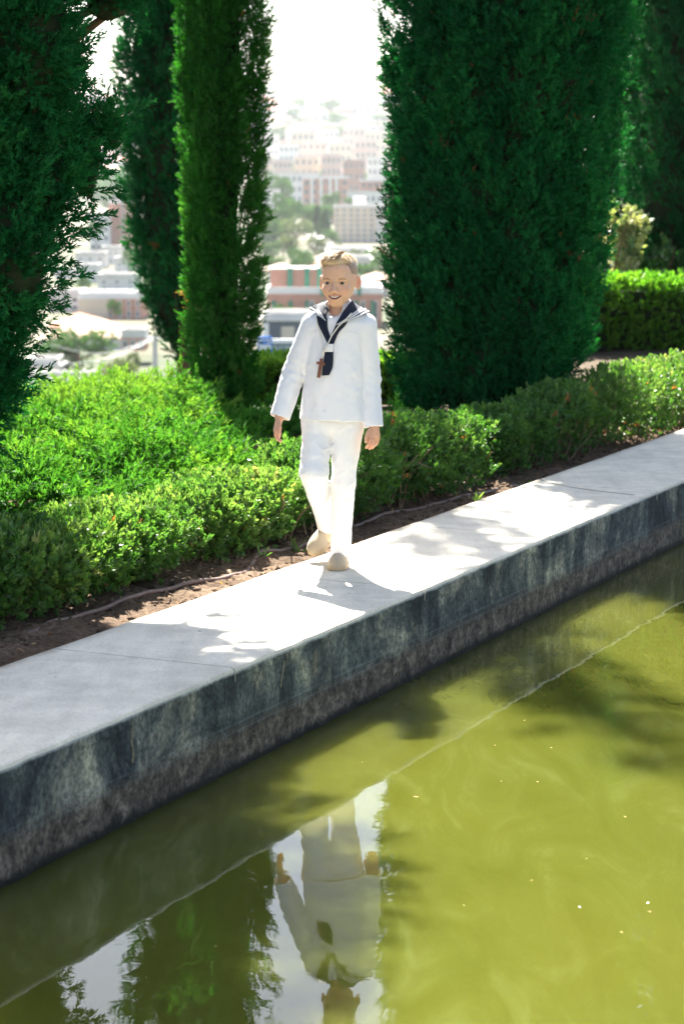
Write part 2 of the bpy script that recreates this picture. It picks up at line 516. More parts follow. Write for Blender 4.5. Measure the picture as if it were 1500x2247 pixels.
q = np.stack([gi[:-1, :-1], gi[1:, :-1], gi[1:, 1:], gi[:-1, 1:]], -1).reshape(-1, 4)
soil = np_obj('soil', np.stack([BX, BY, BZ], -1), q, M['soil'], smooth=True)
tag(soil, kind='structure')

# ------------------------------------------------------------------ pool
def st_box(s0, s1, t0, t1, z0, z1, name, mat, parent=None, bevel=0.0):
    bm = bmesh.new()
    c = st((s0 + s1) / 2, (t0 + t1) / 2, (z0 + z1) / 2)
    box_bm(c, (s1 - s0, t1 - t0, z1 - z0), bm, bevel, rz=math.pi / 2 - TH)
    return bm_obj(name, bm, mat, parent)
def wall_face(name, label, tf, sgn, tback, parent_label=None):
    # face towards the water, gently uneven, with its thickness behind it
    ss = np.concatenate([[S_LO], np.arange(2.6, 16.0, 0.04), [S_HI]])
    zs = np.concatenate([[-1.3], np.linspace(-0.36, -0.046, 24)])
    A, Z = np.meshgrid(ss, zs, indexing='ij')
    pp = np.stack([A * 9, Z * 9, 0 * A], -1)
    low = np.clip((-0.17 - Z) / 0.1, 0, 1)
    d = 0.0022 * vnoise(pp, 8) + low * (0.004 * vnoise(pp * 3.1, 9) + 0.003 * np.abs(vnoise(pp * 7, 10)))
    tt = tf - sgn * (0.001 + d)
    V = np.stack([A * WX + tt * NX, A * WY + tt * NY, Z], -1)
    n, m = A.shape
    gi = np.arange(A.size).reshape(A.shape)
    q = np.stack([gi[:-1, :-1], gi[1:, :-1], gi[1:, 1:], gi[:-1, 1:]], -1).reshape(-1, 4)
    V = V.reshape(-1, 3)
    # back
    vb = [st(s, tback, z) for s in (S_LO, S_HI) for z in (-1.3, -0.046)]
    k = len(V)
    V = np.concatenate([V, np.array(vb)])
    q = np.concatenate([q, [[k, k + 1, k + 3, k + 2], [gi[0, -1], gi[-1, -1], k + 3, k + 1]]])
    o = np_obj(name, V, q, M['wall'], smooth=True)
    return tag(o, label, 'wall')
pool_wall = wall_face('pool_wall', 'dark stained concrete pool wall below the walkway the boy walks on', T1, 1, T2 - 0.004)
near_wall = wall_face('pool_wall', 'concrete pool wall on the near side, under the camera', TN1, -1, TN0 + 0.004)
for a in (S_LO, S_HI):
    o = st_box(a - 0.3, a, TN0, T2, -1.3, -0.001, 'pool_wall', M['walk'])
    tag(o, 'low concrete end wall closing the ' + ('near' if a < 0 else 'far') + ' end of the pool', 'wall')
water = st_box(S_LO - 0.02, S_HI + 0.02, TN1 - 0.02, T1 + 0.03, -1.25, -HW, 'water', M['water'])
tag(water, kind='structure')

# walkway of cast slabs
walk = bpy.data.objects.new('walkway', None); link(walk); tag(walk, kind='structure')
def slab(s0, s1, t0, t1, k0=0.0, k1=0.0):
    n = max(2, int((s1 - s0) / 0.04)) if 2 < s0 < 16 else 3
    prof = [(t0 - 0.004, -0.046), (t0 - 0.004, -0.012), (t0 + 0.0005, -0.0035), (t0 + 0.009, -0.0002), (t0 + 0.02, 0.0), ((t0 + t1) / 2, 0.0), (t1 - 0.015, 0.0), (t1 - 0.004, -0.004), (t1, -0.014), (t1, -0.046)]
    V = []
    for i in range(n + 1):
        for (t, z) in prof:
            f = (t - t0) / (t1 - t0)
            a = s0 + (s1 - s0) * i / n + (1 - i / n) * k0 * f + (i / n) * k1 * f
            e = 0.0035 * float(vnoise(np.array([a * 14, t * 3, 1.0]), 12)) if t < t0 + 0.012 else 0.0
            e2 = 0.006 * float(vnoise(np.array([a * 5, t * 3, 4.0]), 13)) if t > t1 - 0.02 else 0.0
            V.append(st(a, t + e + e2, z + (0.4 * e if z > -0.02 else 0)))
    m = len(prof)
    F = [(i * m + j, (i + 1) * m + j, (i + 1) * m + j + 1, i * m + j + 1) for i in range(n) for j in range(m - 1)]
    for i in (0, n):
        for j in range(m - 1 - 1):
            F.append((i * m, i * m + j + 1, i * m + j + 2, i * m + j + 2))
    me = bpy.data.meshes.new('slab')
    F = [tuple(dict.fromkeys(f)) for f in F]
    me.from_pydata([tuple(v) for v in V], [], F)
    me.materials.append(M['walk']); me.materials.append(M['wall'])
    for p_ in me.polygons:
        vz = [me.vertices[i_].co.z for i_ in p_.vertices]
        vt_ = [me.vertices[i_].co.x * NX + me.vertices[i_].co.y * NY for i_ in p_.vertices]
        if max(vz) < -0.006 and max(vt_) < t0 + 0.02: p_.material_index = 1
    bmx = bmesh.new(); bmx.from_mesh(me); bmesh.ops.recalc_face_normals(bmx, faces=bmx.faces); bmx.to_mesh(me); bmx.free()
    return link(bpy.data.objects.new('slab', me), walk)
JO = [S_LO, -1.0, 2.6, 4.35, 5.87, 7.36, 8.72, 10.25, 11.8, 13.4, 16.0, 22.0, S_HI]
g = 0.0035
for i in range(len(JO) - 1):
    slab(JO[i] + g, JO[i + 1] - g, T1, T2)
st_box(S_LO, S_HI, TN0, TN1 + 0.004, -0.046, 0.0, 'near_kerb', M['walk'], walk, 0.008)
dark = plain('crack_dirt', (0.035, 0.03, 0.026), 0.95, 0.3, 60)
pale = plain('mineral_deposit', (0.26, 0.22, 0.15), 0.9, 0.4, 60)
st_box(S_LO, S_HI, T1 + 0.02, T2 - 0.01, -0.045, -0.016, 'joint_filler', dark, walk)
def strip(path, w, name, mat, parent, lift=(0, 0, 0.0012), wide=None):
    pts = np.array(path); tan = np.gradient(pts, axis=0); tan /= np.linalg.norm(tan, axis=1)[:, None]
    side = np.cross(tan, wide if wide is not None else (0, 0, 1)); side /= np.linalg.norm(side, axis=1)[:, None]
    ww = w * (0.5 + 0.5 * rng.random(len(pts)))[:, None]; ww[0] *= 0.2; ww[-1] *= 0.2
    L = np.array(lift)
    V = np.concatenate([pts - side * ww + L, pts + side * ww + L, pts - side * ww - L * 2, pts + side * ww - L * 2])
    n = len(pts); F = []
    for i in range(n - 1):
        F += [(i, i + 1, n + i + 1, n + i), (2 * n + i, 2 * n + i + 1, i + 1, i), (n + i, n + i + 1, 3 * n + i + 1, 3 * n + i)]
    return np_obj(name, V, np.array(F), mat, parent)
ck = smooth_path([on_z(u, v) for u, v in ((1182, 1052), (1215, 1062), (1270, 1072), (1330, 1080), (1390, 1086))], 30)
ck[:, 1] += 0.012 * vnoise(ck * 9, 3)
strip(ck, 0.0032, 'crack', dark, walk)
for pts, w in (([(290, 1582), (292, 1600), (289, 1630), (294, 1652), (291, 1674)], 0.0022), ([(625, 1448), (622, 1468), (618, 1490), (616, 1508)], 0.0018), ([(693, 1428), (691, 1452), (692, 1478)], 0.0015)):
    P = []
    for u, v in pts:
        d = ray(u, v); o = np.array([0, 0, CAM_H]); N3 = np.array([NX, NY, 0])
        k = (T1 - 0.0035 - o @ N3) / (d @ N3); P.append(o + d * k)
    strip(smooth_path(P, 14), w, 'mineral_streak', pale, pool_wall, lift=tuple(-0.0016 * np.array([NX, NY, 0])), wide=(NX, NY, 0))

# ================================================================== plants
def frames(d, n=None):
    """rotation matrices whose third column is d, random roll"""
    d = d / (np.linalg.norm(d, axis=1)[:, None] + 1e-9)
    r = rng.normal(size=d.shape)
    a = np.cross(d, r); a /= np.linalg.norm(a, axis=1)[:, None] + 1e-9
    b = np.cross(d, a)
    return np.stack([a, b, d], -1)
def scatter(tv, tf, pos, Rm, sc):
    """template copies at pos, as one array mesh"""
    N, n = len(pos), len(tv)
    sc = np.asarray(sc, float)
    if sc.ndim == 1: sc = np.repeat(sc[:, None], 3, 1)
    V = np.einsum('nij,nkj->nki', Rm, tv[None] * sc[:, None, :]) + pos[:, None]
    F = (tf[None] + (np.arange(N) * n)[:, None, None]).reshape(-1, tf.shape[1])
    return V.reshape(-1, 3).astype(np.float32), F
def sprig_template(nb=7, seed=1, ang=0.75, w=0.10, l0=0.46):
    r = np.random.default_rng(seed)
    V, F = [], []
    def tri(a, b, wid, nrm):
        s = np.cross(b - a, nrm); s /= np.linalg.norm(s) + 1e-9
        k = len(V)
        V.extend([a - s * wid, a + s * wid, b]); F.append((k, k + 1, k + 2))
    tri(np.zeros(3), np.array([0, 0, 1.0]), w * 0.55, r.normal(size=3))
    for i in range(nb):
        t = 0.05 + 0.8 * i / (nb - 1)
        ph = i * 2.4 + r.normal() * 0.3
        d = np.array([math.cos(ph) * math.sin(ang), math.sin(ph) * math.sin(ang), math.cos(ang)])
        L = l0 * (1 - 0.45 * t) * r.uniform(0.8, 1.2)
        a = np.array([0, 0, t])
        tri(a, a + d * L, w * r.uniform(0.8, 1.2), r.normal(size=3))
    return np.array(V), np.array(F)
SPR = [sprig_template(7, k) for k in range(4)]
SPRF = [sprig_template(8, k + 20, 0.62, 0.085, 0.5) for k in range(4)]
def leaf_twig(nl=9, seed=3, lw=0.30, ll=0.55, spread=0.9):
    """short twig with folded oval leaves"""
    r = np.random.default_rng(seed)
    V, F = [], []
    for i in range(nl):
        t = 0.15 + 0.85 * i / (nl - 1)
        ph = i * 2.4 + r.normal() * 0.4
        an = spread * (1.15 - 0.7 * t) * r.uniform(0.8, 1.2)
        d = np.array([math.cos(ph) * math.sin(an), math.sin(ph) * math.sin(an), math.cos(an)])
        side = np.cross(d, r.normal(size=3)); side /= np.linalg.norm(side)
        nr = np.cross(d, side)
        L = ll * r.uniform(0.75, 1.15); W = lw * L
        b = np.array([0, 0, t * 0.8])
        k = len(V)
        V.extend([b, b + d * L * 0.45 + side * W + nr * W * 0.35, b + d * L, b + d * L * 0.45 - side * W + nr * W * 0.35])
        F.extend([(k, k + 1, k + 2), (k, k + 2, k + 3)])
    return np.array(V), np.array(F)
TWG = [leaf_twig(9, k) for k in range(5)]
TWG_BIG = [leaf_twig(7, k + 40, 0.42, 0.6, 1.1) for k in range(3)]
def foliage(pos, dirs, size, tint, templates):
    """tufts at pos pointing along dirs; returns V, F, tint"""
    Vs, Fs, Ts, o = [], [], [], 0
    pick = rng.integers(0, len(templates), len(pos))
    for k, (tv, tf) in enumerate(templates):
        m = pick == k
        if not m.any(): continue
        V, F = scatter(tv, tf, pos[m], frames(dirs[m]), size[m])
        Vs.append(V); Fs.append(F + o); o += len(V)
        Ts.append(np.repeat(tint[m], len(tv)))
    return np.concatenate(Vs), np.concatenate(Fs), np.concatenate(Ts)
def plumes(base, axis, L, rad, per, spr, templates, tint0, out=0.7, jit=0.25):
    """clusters of sprigs: base (N,3), axis (N,3) unit, L and rad (N)"""
    N = len(base)
    idx = np.repeat(np.arange(N), per)
    t = rng.random(len(idx)) ** 0.75
    ax = axis[idx]
    rd = rng.normal(size=ax.shape); rd -= (rd * ax).sum(1)[:, None] * ax
    rd /= np.linalg.norm(rd, axis=1)[:, None] + 1e-9
    rr = rad[idx] * np.sqrt(rng.random(len(idx))) * (1.05 - 0.85 * t)
    p = base[idx] + ax * (L[idx] * t)[:, None] + rd * rr[:, None]
    d = ax * 0.85 + rd * out * (1.1 - 0.8 * t)[:, None] + rng.normal(size=ax.shape) * jit
    sz = spr * rng.uniform(0.7, 1.25, len(idx))
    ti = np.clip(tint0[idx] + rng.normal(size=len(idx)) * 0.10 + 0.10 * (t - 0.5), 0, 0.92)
    rare = (rng.random(len(idx)) < 0.0010) | (rng.random(N) < 0.006)[idx] & (rng.random(len(idx)) < 0.5)
    ti[rare] = 1.0
    return foliage(p, d, sz, ti, templates)
def limb(p0, p1, r0, r1, bend=0.06, n=8, sides=6):
    p0, p1 = np.array(p0, float), np.array(p1, float)
    t = np.linspace(0, 1, n)[:, None]
    off = rng.normal(size=3) * bend * np.linalg.norm(p1 - p0)
    pts = p0 + (p1 - p0) * t + off * np.sin(t * math.pi) + rng.normal(size=(n, 3)) * 0.004
    return tube(pts, np.linspace(r0, r1, n), sides)

def column_cypress(label, base, height, prof, plume_n, per, spr, L, rad, mat, templates, zfull=4.2, lobes=9, lob=0.10, front=True, core=0.72, up=0.85, lean=(0, 0), group='tall cypress trees', seed=1, wob=0.0):
    """prof: list of (z, radius); dense up to zfull, coarser above"""
    base = np.array(base, float)
    t = thing('cypress_tree', label, 'tree', tuple(base), group=group)
    zz = np.array([p[0] for p in prof]); rr = np.array([p[1] for p in prof])
    def rad_at(z, th):
        r = np.interp(z, zz, rr)
        a = np.stack([np.cos(th) * 1.6 + seed * 7.3, np.sin(th) * 1.6, z * 0.75], -1)
        b = np.stack([np.cos(th) * 4.2 + seed * 3.1, np.sin(th) * 4.2, z * 1.6], -1)
        ridge = 0.5 + 0.5 * np.sin(th * lobes + 2.2 * vnoise(np.stack([z * 0.45, th * 0.6, 0 * z + seed], -1), 4) * 2)
        return r * (1 + lob * vnoise(a, 21) + lob * 0.7 * vnoise(b, 22) + lob * 0.6 * (ridge - 0.5))
    def centre(z):
        return np.stack([lean[0] * z + wob * np.sin(z * 1.3 + seed), lean[1] * z, z], -1)
    def sample(n, z0, z1):
        z = rng.uniform(z0, z1, n * 3)
        keep = rng.random(n * 3) < np.interp(z, zz, rr) / rr.max()
        z = z[keep][:n]
        th = rng.uniform(0, 2 * np.pi, len(z))
        if front:                       # fewer behind, where nobody looks
            k = (np.sin(th) < 0.30) | (rng.random(len(z)) < 0.22)
            z, th = z[k], th[k]
        dep = rng.random(len(z)) ** 1.7 * 0.30
        r = rad_at(z, th)
        dr = np.stack([np.cos(th), np.sin(th), 0 * th], -1)
        p = centre(z) + dr * (r * (1 - dep) - rad * 0.6)[:, None]
        ax = dr * (0.38 + 0.1 * rng.random(len(z)))[:, None] + np.array([0, 0, up]) + rng.normal(size=dr.shape) * 0.16
        low = np.clip(1 - (z - zz[0]) / 0.5, 0, 1)
        ax[:, 2] *= 1 - 0.3 * low
        ax /= np.linalg.norm(ax, axis=1)[:, None]
        lump = vnoise(np.stack([p[:, 0] * 3.5, p[:, 1] * 3.5, p[:, 2] * 2.0], -1), 30 + seed)
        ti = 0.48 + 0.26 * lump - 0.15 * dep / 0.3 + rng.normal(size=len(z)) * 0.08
        return p, ax, ti
    p, ax, ti = sample(plume_n, zz[0], min(zfull, zz[-1]))
    N = len(p)
    V, F, T = plumes(p, ax, L * rng.uniform(0.7, 1.3, N), rad * rng.uniform(0.7, 1.3, N), per, spr, templates, ti)
    if zz[-1] > zfull:
        p, ax, ti = sample(int(plume_n * 0.22), zfull, zz[-1])
        N = len(p)
        V2, F2, T2_ = plumes(p, ax, L * 1.7 * rng.uniform(0.7, 1.3, N), rad * 1.9 * rng.uniform(0.7, 1.3, N), max(8, per // 2), spr * 2.2, templates, ti)
        F = np.concatenate([F, F2 + len(V)]); V = np.concatenate([V, V2]); T = np.concatenate([T, T2_])
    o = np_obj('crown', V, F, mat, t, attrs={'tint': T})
    # opaque dark core in place of inner twigs, added to block light
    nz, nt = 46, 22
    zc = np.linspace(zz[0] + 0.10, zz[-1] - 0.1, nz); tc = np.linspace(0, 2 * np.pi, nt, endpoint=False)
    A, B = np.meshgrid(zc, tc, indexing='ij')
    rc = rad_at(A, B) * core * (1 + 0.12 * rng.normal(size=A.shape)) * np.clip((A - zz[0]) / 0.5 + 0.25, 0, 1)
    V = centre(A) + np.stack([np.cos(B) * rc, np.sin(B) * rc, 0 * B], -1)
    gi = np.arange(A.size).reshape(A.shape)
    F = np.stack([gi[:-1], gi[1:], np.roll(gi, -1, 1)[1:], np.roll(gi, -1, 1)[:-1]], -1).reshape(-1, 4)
    np_obj('inner_core', V.reshape(-1, 3), F, M['inner'], t)
    parts = [limb((0, 0, -0.1), centre(np.array(height * 0.9)), 0.05 + rr.max() * 0.10, 0.02, 0.01, 10, 9)]
    for k in range(6):
        a = rng.uniform(0, 6.28); z0 = zz[0] + rng.uniform(-0.15, 0.6)
        parts.append(limb(centre(np.array(max(0.05, z0 - 0.1))), centre(np.array(z0 + 0.7)) + np.array([math.cos(a), math.sin(a), 0]) * rr.max() * 0.6, 0.03, 0.01))
    Vt, Ft = join_vf(parts)
    np_obj('trunk', Vt, Ft, M['bark'], t, smooth=True)
    return t

GZ = lambda x, y: float(terrain_z(x, y))
def base_at(u, Y):
    x = (u - CX) / F_PX * (Y * cp + CAM_H * sp)
    return np.array([x, Y, GZ(x, Y)])
# the broad cypress on the right
column_cypress('broad dark cypress right of the boy, widest tree in the picture', base_at(1066, 14.3), 8.6,
    [(0.02, 0.38), (0.15, 0.52), (0.5, 0.60), (1.1, 0.66), (1.7, 0.69), (2.4, 0.70), (3.4, 0.70), (5.0, 0.66), (6.6, 0.50), (8.0, 0.25), (8.7, 0.04)],
    5200, 14, 0.060, 0.19, 0.056, M['cypress_deep'], SPR, zfull=3.6, lobes=10, lob=0.13, seed=2, core=0.74, lean=(0.032, 0))
# the slim one in front on the left, sun on its left flank
column_cypress('slim bright green cypress left of the boy, sunlit along its left edge', base_at(493, 15.7), 10.2,
    [(-0.12, 0.17), (0.3, 0.21), (1.0, 0.23), (2.0, 0.24), (3.0, 0.25), (4.5, 0.26), (7.0, 0.25), (9.2, 0.17), (10.3, 0.03)],
    2100, 16, 0.055, 0.18, 0.052, M['cypress_fresh'], SPR, zfull=3.5, lobes=5, lob=0.13, seed=5, core=0.42, wob=0.012)
# the one behind it, its foliage ending in a narrow foot
column_cypress('darker cypress with a narrow foot, partly hidden behind the slim cypress', base_at(402, 20.5), 10.8,
    [(1.05, 0.05), (1.3, 0.20), (1.7, 0.36), (2.3, 0.46), (3.2, 0.49), (4.4, 0.48), (6.5, 0.42), (9.0, 0.27), (11.0, 0.03)],
    2000, 11, 0.084, 0.26, 0.075, M['cypress_deep'], SPR, zfull=6.0, lobes=8, lob=0.09, seed=9, core=0.74)
# far right
column_cypress('grey green cypress at the right edge behind the clipped hedge', base_at(1530, 23.5), 9.5,
    [(0.1, 0.4), (0.5, 0.62), (1.2, 0.74), (2.2, 0.80), (3.6, 0.82), (5.5, 0.7), (8.0, 0.4), (9.5, 0.05)],
    1500, 11, 0.10, 0.28, 0.11, M['cypress_blue'], SPR, zfull=4.6, lobes=6, lob=0.20, seed=12, core=0.66)
column_cypress('dark cypress seen in the gap behind the broad cypress at right', base_at(1375, 26.5), 9.0,
    [(0.1, 0.3), (0.6, 0.42), (2.0, 0.5), (4.0, 0.5), (6.5, 0.4), (9.0, 0.05)],
    600, 10, 0.12, 0.28, 0.11, M['cypress_deep'], SPR, zfull=4.6, lobes=6, lob=0.16, seed=14, core=0.75)

# the near, irregular cypress at the left edge: several leaning masses
def lobed_cypress():
    base = base_at(-75, 8.7)
    t = thing('cypress_tree', 'large shaggy cypress at the left edge with drooping separate branches', 'tree', tuple(base), group='tall cypress trees')
    Y0 = 9.6
    # masses given as (u, v, du, dv, dY) ellipses in the picture plane at the tree's distance
    px = 9.7 / F_PX
    masses = [(-70, 130, 215, 420, 0.05, 1.0), (70, 60, 120, 260, -0.1, 1.0), (72, 200, 84, 215, 0.1, 1.0), (186, 352, 68, 140, 0.2, 1.0), (242, 290, 46, 92, 0.22, 0.9),
              (236, 5, 82, 88, 0.2, 0.9), (305, -20, 36, 66, 0.25, 0.6), (98, 400, 92, 180, 0.0, 1.0), (10, 560, 122, 230, -0.1, 1.0), (105, 545, 50, 62, 0.12, 0.6),
              (-56, 780, 114, 215, -0.05, 1.0), (-90, 930, 108, 120, -0.05, 0.9), (6, 690, 56, 130, 0.05, 0.8), (-120, 500, 200, 500, 0.15, 0.8),
              (-100, -160, 170, 200, 0.1, 0.6), (60, -390, 250, 120, 0.0, 0.5), (-60, -640, 300, 230, 0.0, 0.5), (-10, -1050, 330, 300, 0.0, 0.4), (-70, -1500, 250, 400, 0.05, 0.4), (-100, -2000, 140, 380, 0.05, 0.35)]
    Ps, As, Ls, Rs, Ts, PN = [], [], [], [], [], []
    core = []
    for i, (u, v, du, dv, dy, dens) in enumerate(masses):
        Yc = (8.35 if v > -120 else Y0) + dy; px = (Yc + 0.1) / F_PX
        c = at_y(u, v, Yc)
        sh_ = 1.0 if v > -120 else 2.4
        du, dv = max(du - 24 * sh_, du * 0.6), max(dv - 38 * sh_, dv * 0.5)
        rx, rz = du * px, dv * px
        ry = rx * 0.9
        area = 4 * math.pi * ((rx * ry + rx * rz + ry * rz) / 3)
        n = int(area * 235 * dens) if v > -120 else int(area * 42)
        d = rng.normal(size=(n * 2, 3)); d /= np.linalg.norm(d, axis=1)[:, None]
        k = (d[:, 1] < 0.35) | (rng.random(len(d)) < 0.25)
        d = d[k][:n]
        dep = 1 - rng.random(len(d)) ** 1.6 * 0.4
        lump = 1 + 0.16 * vnoise(d * 2.6 + i * 5.0, 31) + 0.10 * vnoise(d * 6 + i * 3.0, 32)
        p = c + d * np.array([rx, ry, rz]) * (dep * lump)[:, None]
        nr = d / np.array([rx, ry, rz]); nr /= np.linalg.norm(nr, axis=1)[:, None]
        ax = nr * 0.75 + np.array([0.05, -0.05, 0.55]) + rng.normal(size=d.shape) * 0.22
        ax /= np.linalg.norm(ax, axis=1)[:, None]
        big = 1.0 if v > -120 else 1.9
        Ps.append(p - nr * 0.05 - c * 0); As.append(ax); Ls.append(0.145 * big * rng.uniform(0.7, 1.4, len(d))); Rs.append(0.05 * big * rng.uniform(0.7, 1.3, len(d)))
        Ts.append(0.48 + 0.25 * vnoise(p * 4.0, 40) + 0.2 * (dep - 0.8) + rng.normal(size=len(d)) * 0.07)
        PN.append(np.full(len(d), v > -120))
        # opaque dark core of this mass, added to block light
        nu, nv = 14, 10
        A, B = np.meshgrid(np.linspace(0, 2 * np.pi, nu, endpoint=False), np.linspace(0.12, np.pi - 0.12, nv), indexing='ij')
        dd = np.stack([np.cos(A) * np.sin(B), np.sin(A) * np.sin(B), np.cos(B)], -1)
        cv = c + dd * np.array([rx, ry, rz]) * ((0.72 if v > -120 else 0.92) * (1 + 0.10 * rng.normal(size=A.shape)))[..., None]  # cores above the frame enlarged to cast solid shade
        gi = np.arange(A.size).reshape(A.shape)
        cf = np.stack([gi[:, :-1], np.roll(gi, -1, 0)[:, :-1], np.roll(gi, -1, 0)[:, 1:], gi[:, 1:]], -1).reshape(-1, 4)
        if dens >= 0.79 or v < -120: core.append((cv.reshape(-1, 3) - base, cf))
    P, A, L, Rr, Tn, pn = map(np.concatenate, (Ps, As, Ls, Rs, Ts, PN))
    P = P - base
    V1, F1, T1_ = plumes(P[pn], A[pn], L[pn], Rr[pn], 16, 0.056, SPRF, Tn[pn], 0.75, 0.26)
    V2, F2, T2_ = plumes(P[~pn], A[~pn], L[~pn], Rr[~pn], 8, 0.14, SPRF, Tn[~pn], 0.75, 0.3)
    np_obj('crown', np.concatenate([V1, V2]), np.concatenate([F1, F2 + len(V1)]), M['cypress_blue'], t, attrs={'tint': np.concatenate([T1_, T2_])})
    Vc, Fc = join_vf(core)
    tag(np_obj('inner_core', Vc, Fc, M['inner'], t), kind='stuff')
    tops = [limb((0, 0, -0.1), (-0.1, 0.05, 6.2), 0.13, 0.03, 0.015, 12, 9)]
    for (u, v, du, dv, dy, dens) in masses[1:13]:
        c = at_y(u, v, 8.35 + dy) - base
        tops.append(limb((-0.02, 0, max(0.15, c[2] - 0.7)), c, 0.035, 0.012, 0.08))
    Vt, Ft = join_vf(tops)
    np_obj('trunk', Vt, Ft, M['bark'], t, smooth=True)
lobed_cypress()

# ------------------------------------------------------------------ low box bushes beside the walkway
def box_bush(label, s0, s1, t0, t1, h, dens, tint, mat, spr=0.038, lowgap=0.35, seed=0, name='box_bush', group='low hedge bushes along the walkway', cat='bush', twigs=14, templates=None, squared=2.7, rough=0.24, zoff=0.0):
    c = st((s0 + s1) / 2, (t0 + t1) / 2); zb = GZ(c[0], c[1]) + zoff
    base = np.array([c[0], c[1], zb])
    t = thing(name, label, cat, tuple(base), group=group)
    a, b = (s1 - s0) / 2, (t1 - t0) / 2
    area = 2 * (a * 2 * h) + 2 * (b * 2 * h) + 4 * a * b
    n = int(area * dens * 0.66)
    d = rng.normal(size=(n * 3, 3)); d /= np.linalg.norm(d, axis=1)[:, None]
    d = np.where(np.abs(d) < 1e-4, 1e-4, d)
    # superellipsoid
    r = (np.abs(d[:, 0]) ** squared + np.abs(d[:, 1]) ** squared + np.abs(d[:, 2]) ** squared) ** (-1 / squared)
    q = d * r[:, None]
    cellw = np.stack([q[:, 0] * a * 4.5 + seed * 3, q[:, 1] * b * 4.5, q[:, 2] * h * 4.5], -1)
    lump = 1 + rough * vnoise(cellw, 50) + rough * 0.6 * vnoise(cellw * 2.6, 51)
    dep = 1 - rng.random(len(q)) ** 1.5 * 0.5
    q = q * (lump * dep)[:, None]
    loc = np.stack([q[:, 0] * a, q[:, 1] * b, h * 0.52 + q[:, 2] * h * 0.5], -1)
    keep = (loc[:, 2] > 0.015) & ((q[:, 1] < 0.55) | (rng.random(len(q)) < 0.5) | (q[:, 2] > 0.3))
    keep &= rng.random(len(q)) < np.clip((loc[:, 2] / h) / lowgap, 0.25, 1)
    loc, q, dep, lump = loc[keep][:n], q[keep][:n], dep[keep][:n], lump[keep][:n]
    nr = np.sign(q) * np.abs(q) ** 3 / np.array([a, b, h * 0.5]); nr /= np.linalg.norm(nr, axis=1)[:, None] + 1e-9
    ax = nr * 0.7 + np.array([0, 0, 0.65]) + rng.normal(size=nr.shape) * 0.42
    W3 = np.array([[WX, WY, 0], [NX, NY, 0], [0, 0, 1]])
    P = loc @ W3; AX = ax @ W3
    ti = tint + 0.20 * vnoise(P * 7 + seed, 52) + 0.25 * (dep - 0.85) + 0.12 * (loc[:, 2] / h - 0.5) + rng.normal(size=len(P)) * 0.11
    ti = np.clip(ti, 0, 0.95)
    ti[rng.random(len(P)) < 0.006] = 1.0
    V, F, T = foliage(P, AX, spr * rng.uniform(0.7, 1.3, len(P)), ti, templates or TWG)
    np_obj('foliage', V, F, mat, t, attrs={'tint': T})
    parts = []
    for k in range(twigs):
        x0 = rng.uniform(-0.85, 0.85) * a; y0 = rng.uniform(-0.55, 0.4) * b
        for m in range(3):
            e = np.array([x0 + rng.normal() * 0.10, y0 + rng.normal() * 0.10, h * rng.uniform(0.55, 0.85)])
            parts.append(limb(np.array([x0, y0, -0.03]) @ W3, e @ W3, 0.0065, 0.002, 0.10, 6, 5))
    Vt, Ft = join_vf(parts)
    tag(np_obj('stems', Vt, Ft, M['twig'], t, smooth=True), kind='stuff')
    return t
HB = 'box_leaf'
bushes = [  # sun and shade put into leaf tint: paler sunlit bushes, darker shaded ones
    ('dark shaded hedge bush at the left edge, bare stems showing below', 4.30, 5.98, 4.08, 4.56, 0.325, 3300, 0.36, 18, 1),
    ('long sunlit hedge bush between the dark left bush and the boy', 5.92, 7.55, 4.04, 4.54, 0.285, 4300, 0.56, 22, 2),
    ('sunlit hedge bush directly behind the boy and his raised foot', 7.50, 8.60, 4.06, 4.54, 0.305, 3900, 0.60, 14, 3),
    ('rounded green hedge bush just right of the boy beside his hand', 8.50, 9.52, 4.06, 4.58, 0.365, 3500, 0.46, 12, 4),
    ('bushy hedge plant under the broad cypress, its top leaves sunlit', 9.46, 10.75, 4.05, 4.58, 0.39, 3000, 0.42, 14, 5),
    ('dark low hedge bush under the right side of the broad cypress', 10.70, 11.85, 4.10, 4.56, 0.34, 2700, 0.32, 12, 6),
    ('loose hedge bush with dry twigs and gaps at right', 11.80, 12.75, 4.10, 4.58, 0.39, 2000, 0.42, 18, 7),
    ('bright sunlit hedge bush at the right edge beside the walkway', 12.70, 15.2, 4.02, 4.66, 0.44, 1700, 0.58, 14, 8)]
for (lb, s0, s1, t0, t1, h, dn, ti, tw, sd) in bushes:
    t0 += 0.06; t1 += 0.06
    box_bush(lb, s0, s1, t0, t1, h, dn, ti, M[HB], seed=sd, twigs=tw, lowgap=0.75 if sd in (1, 7) else 0.42)

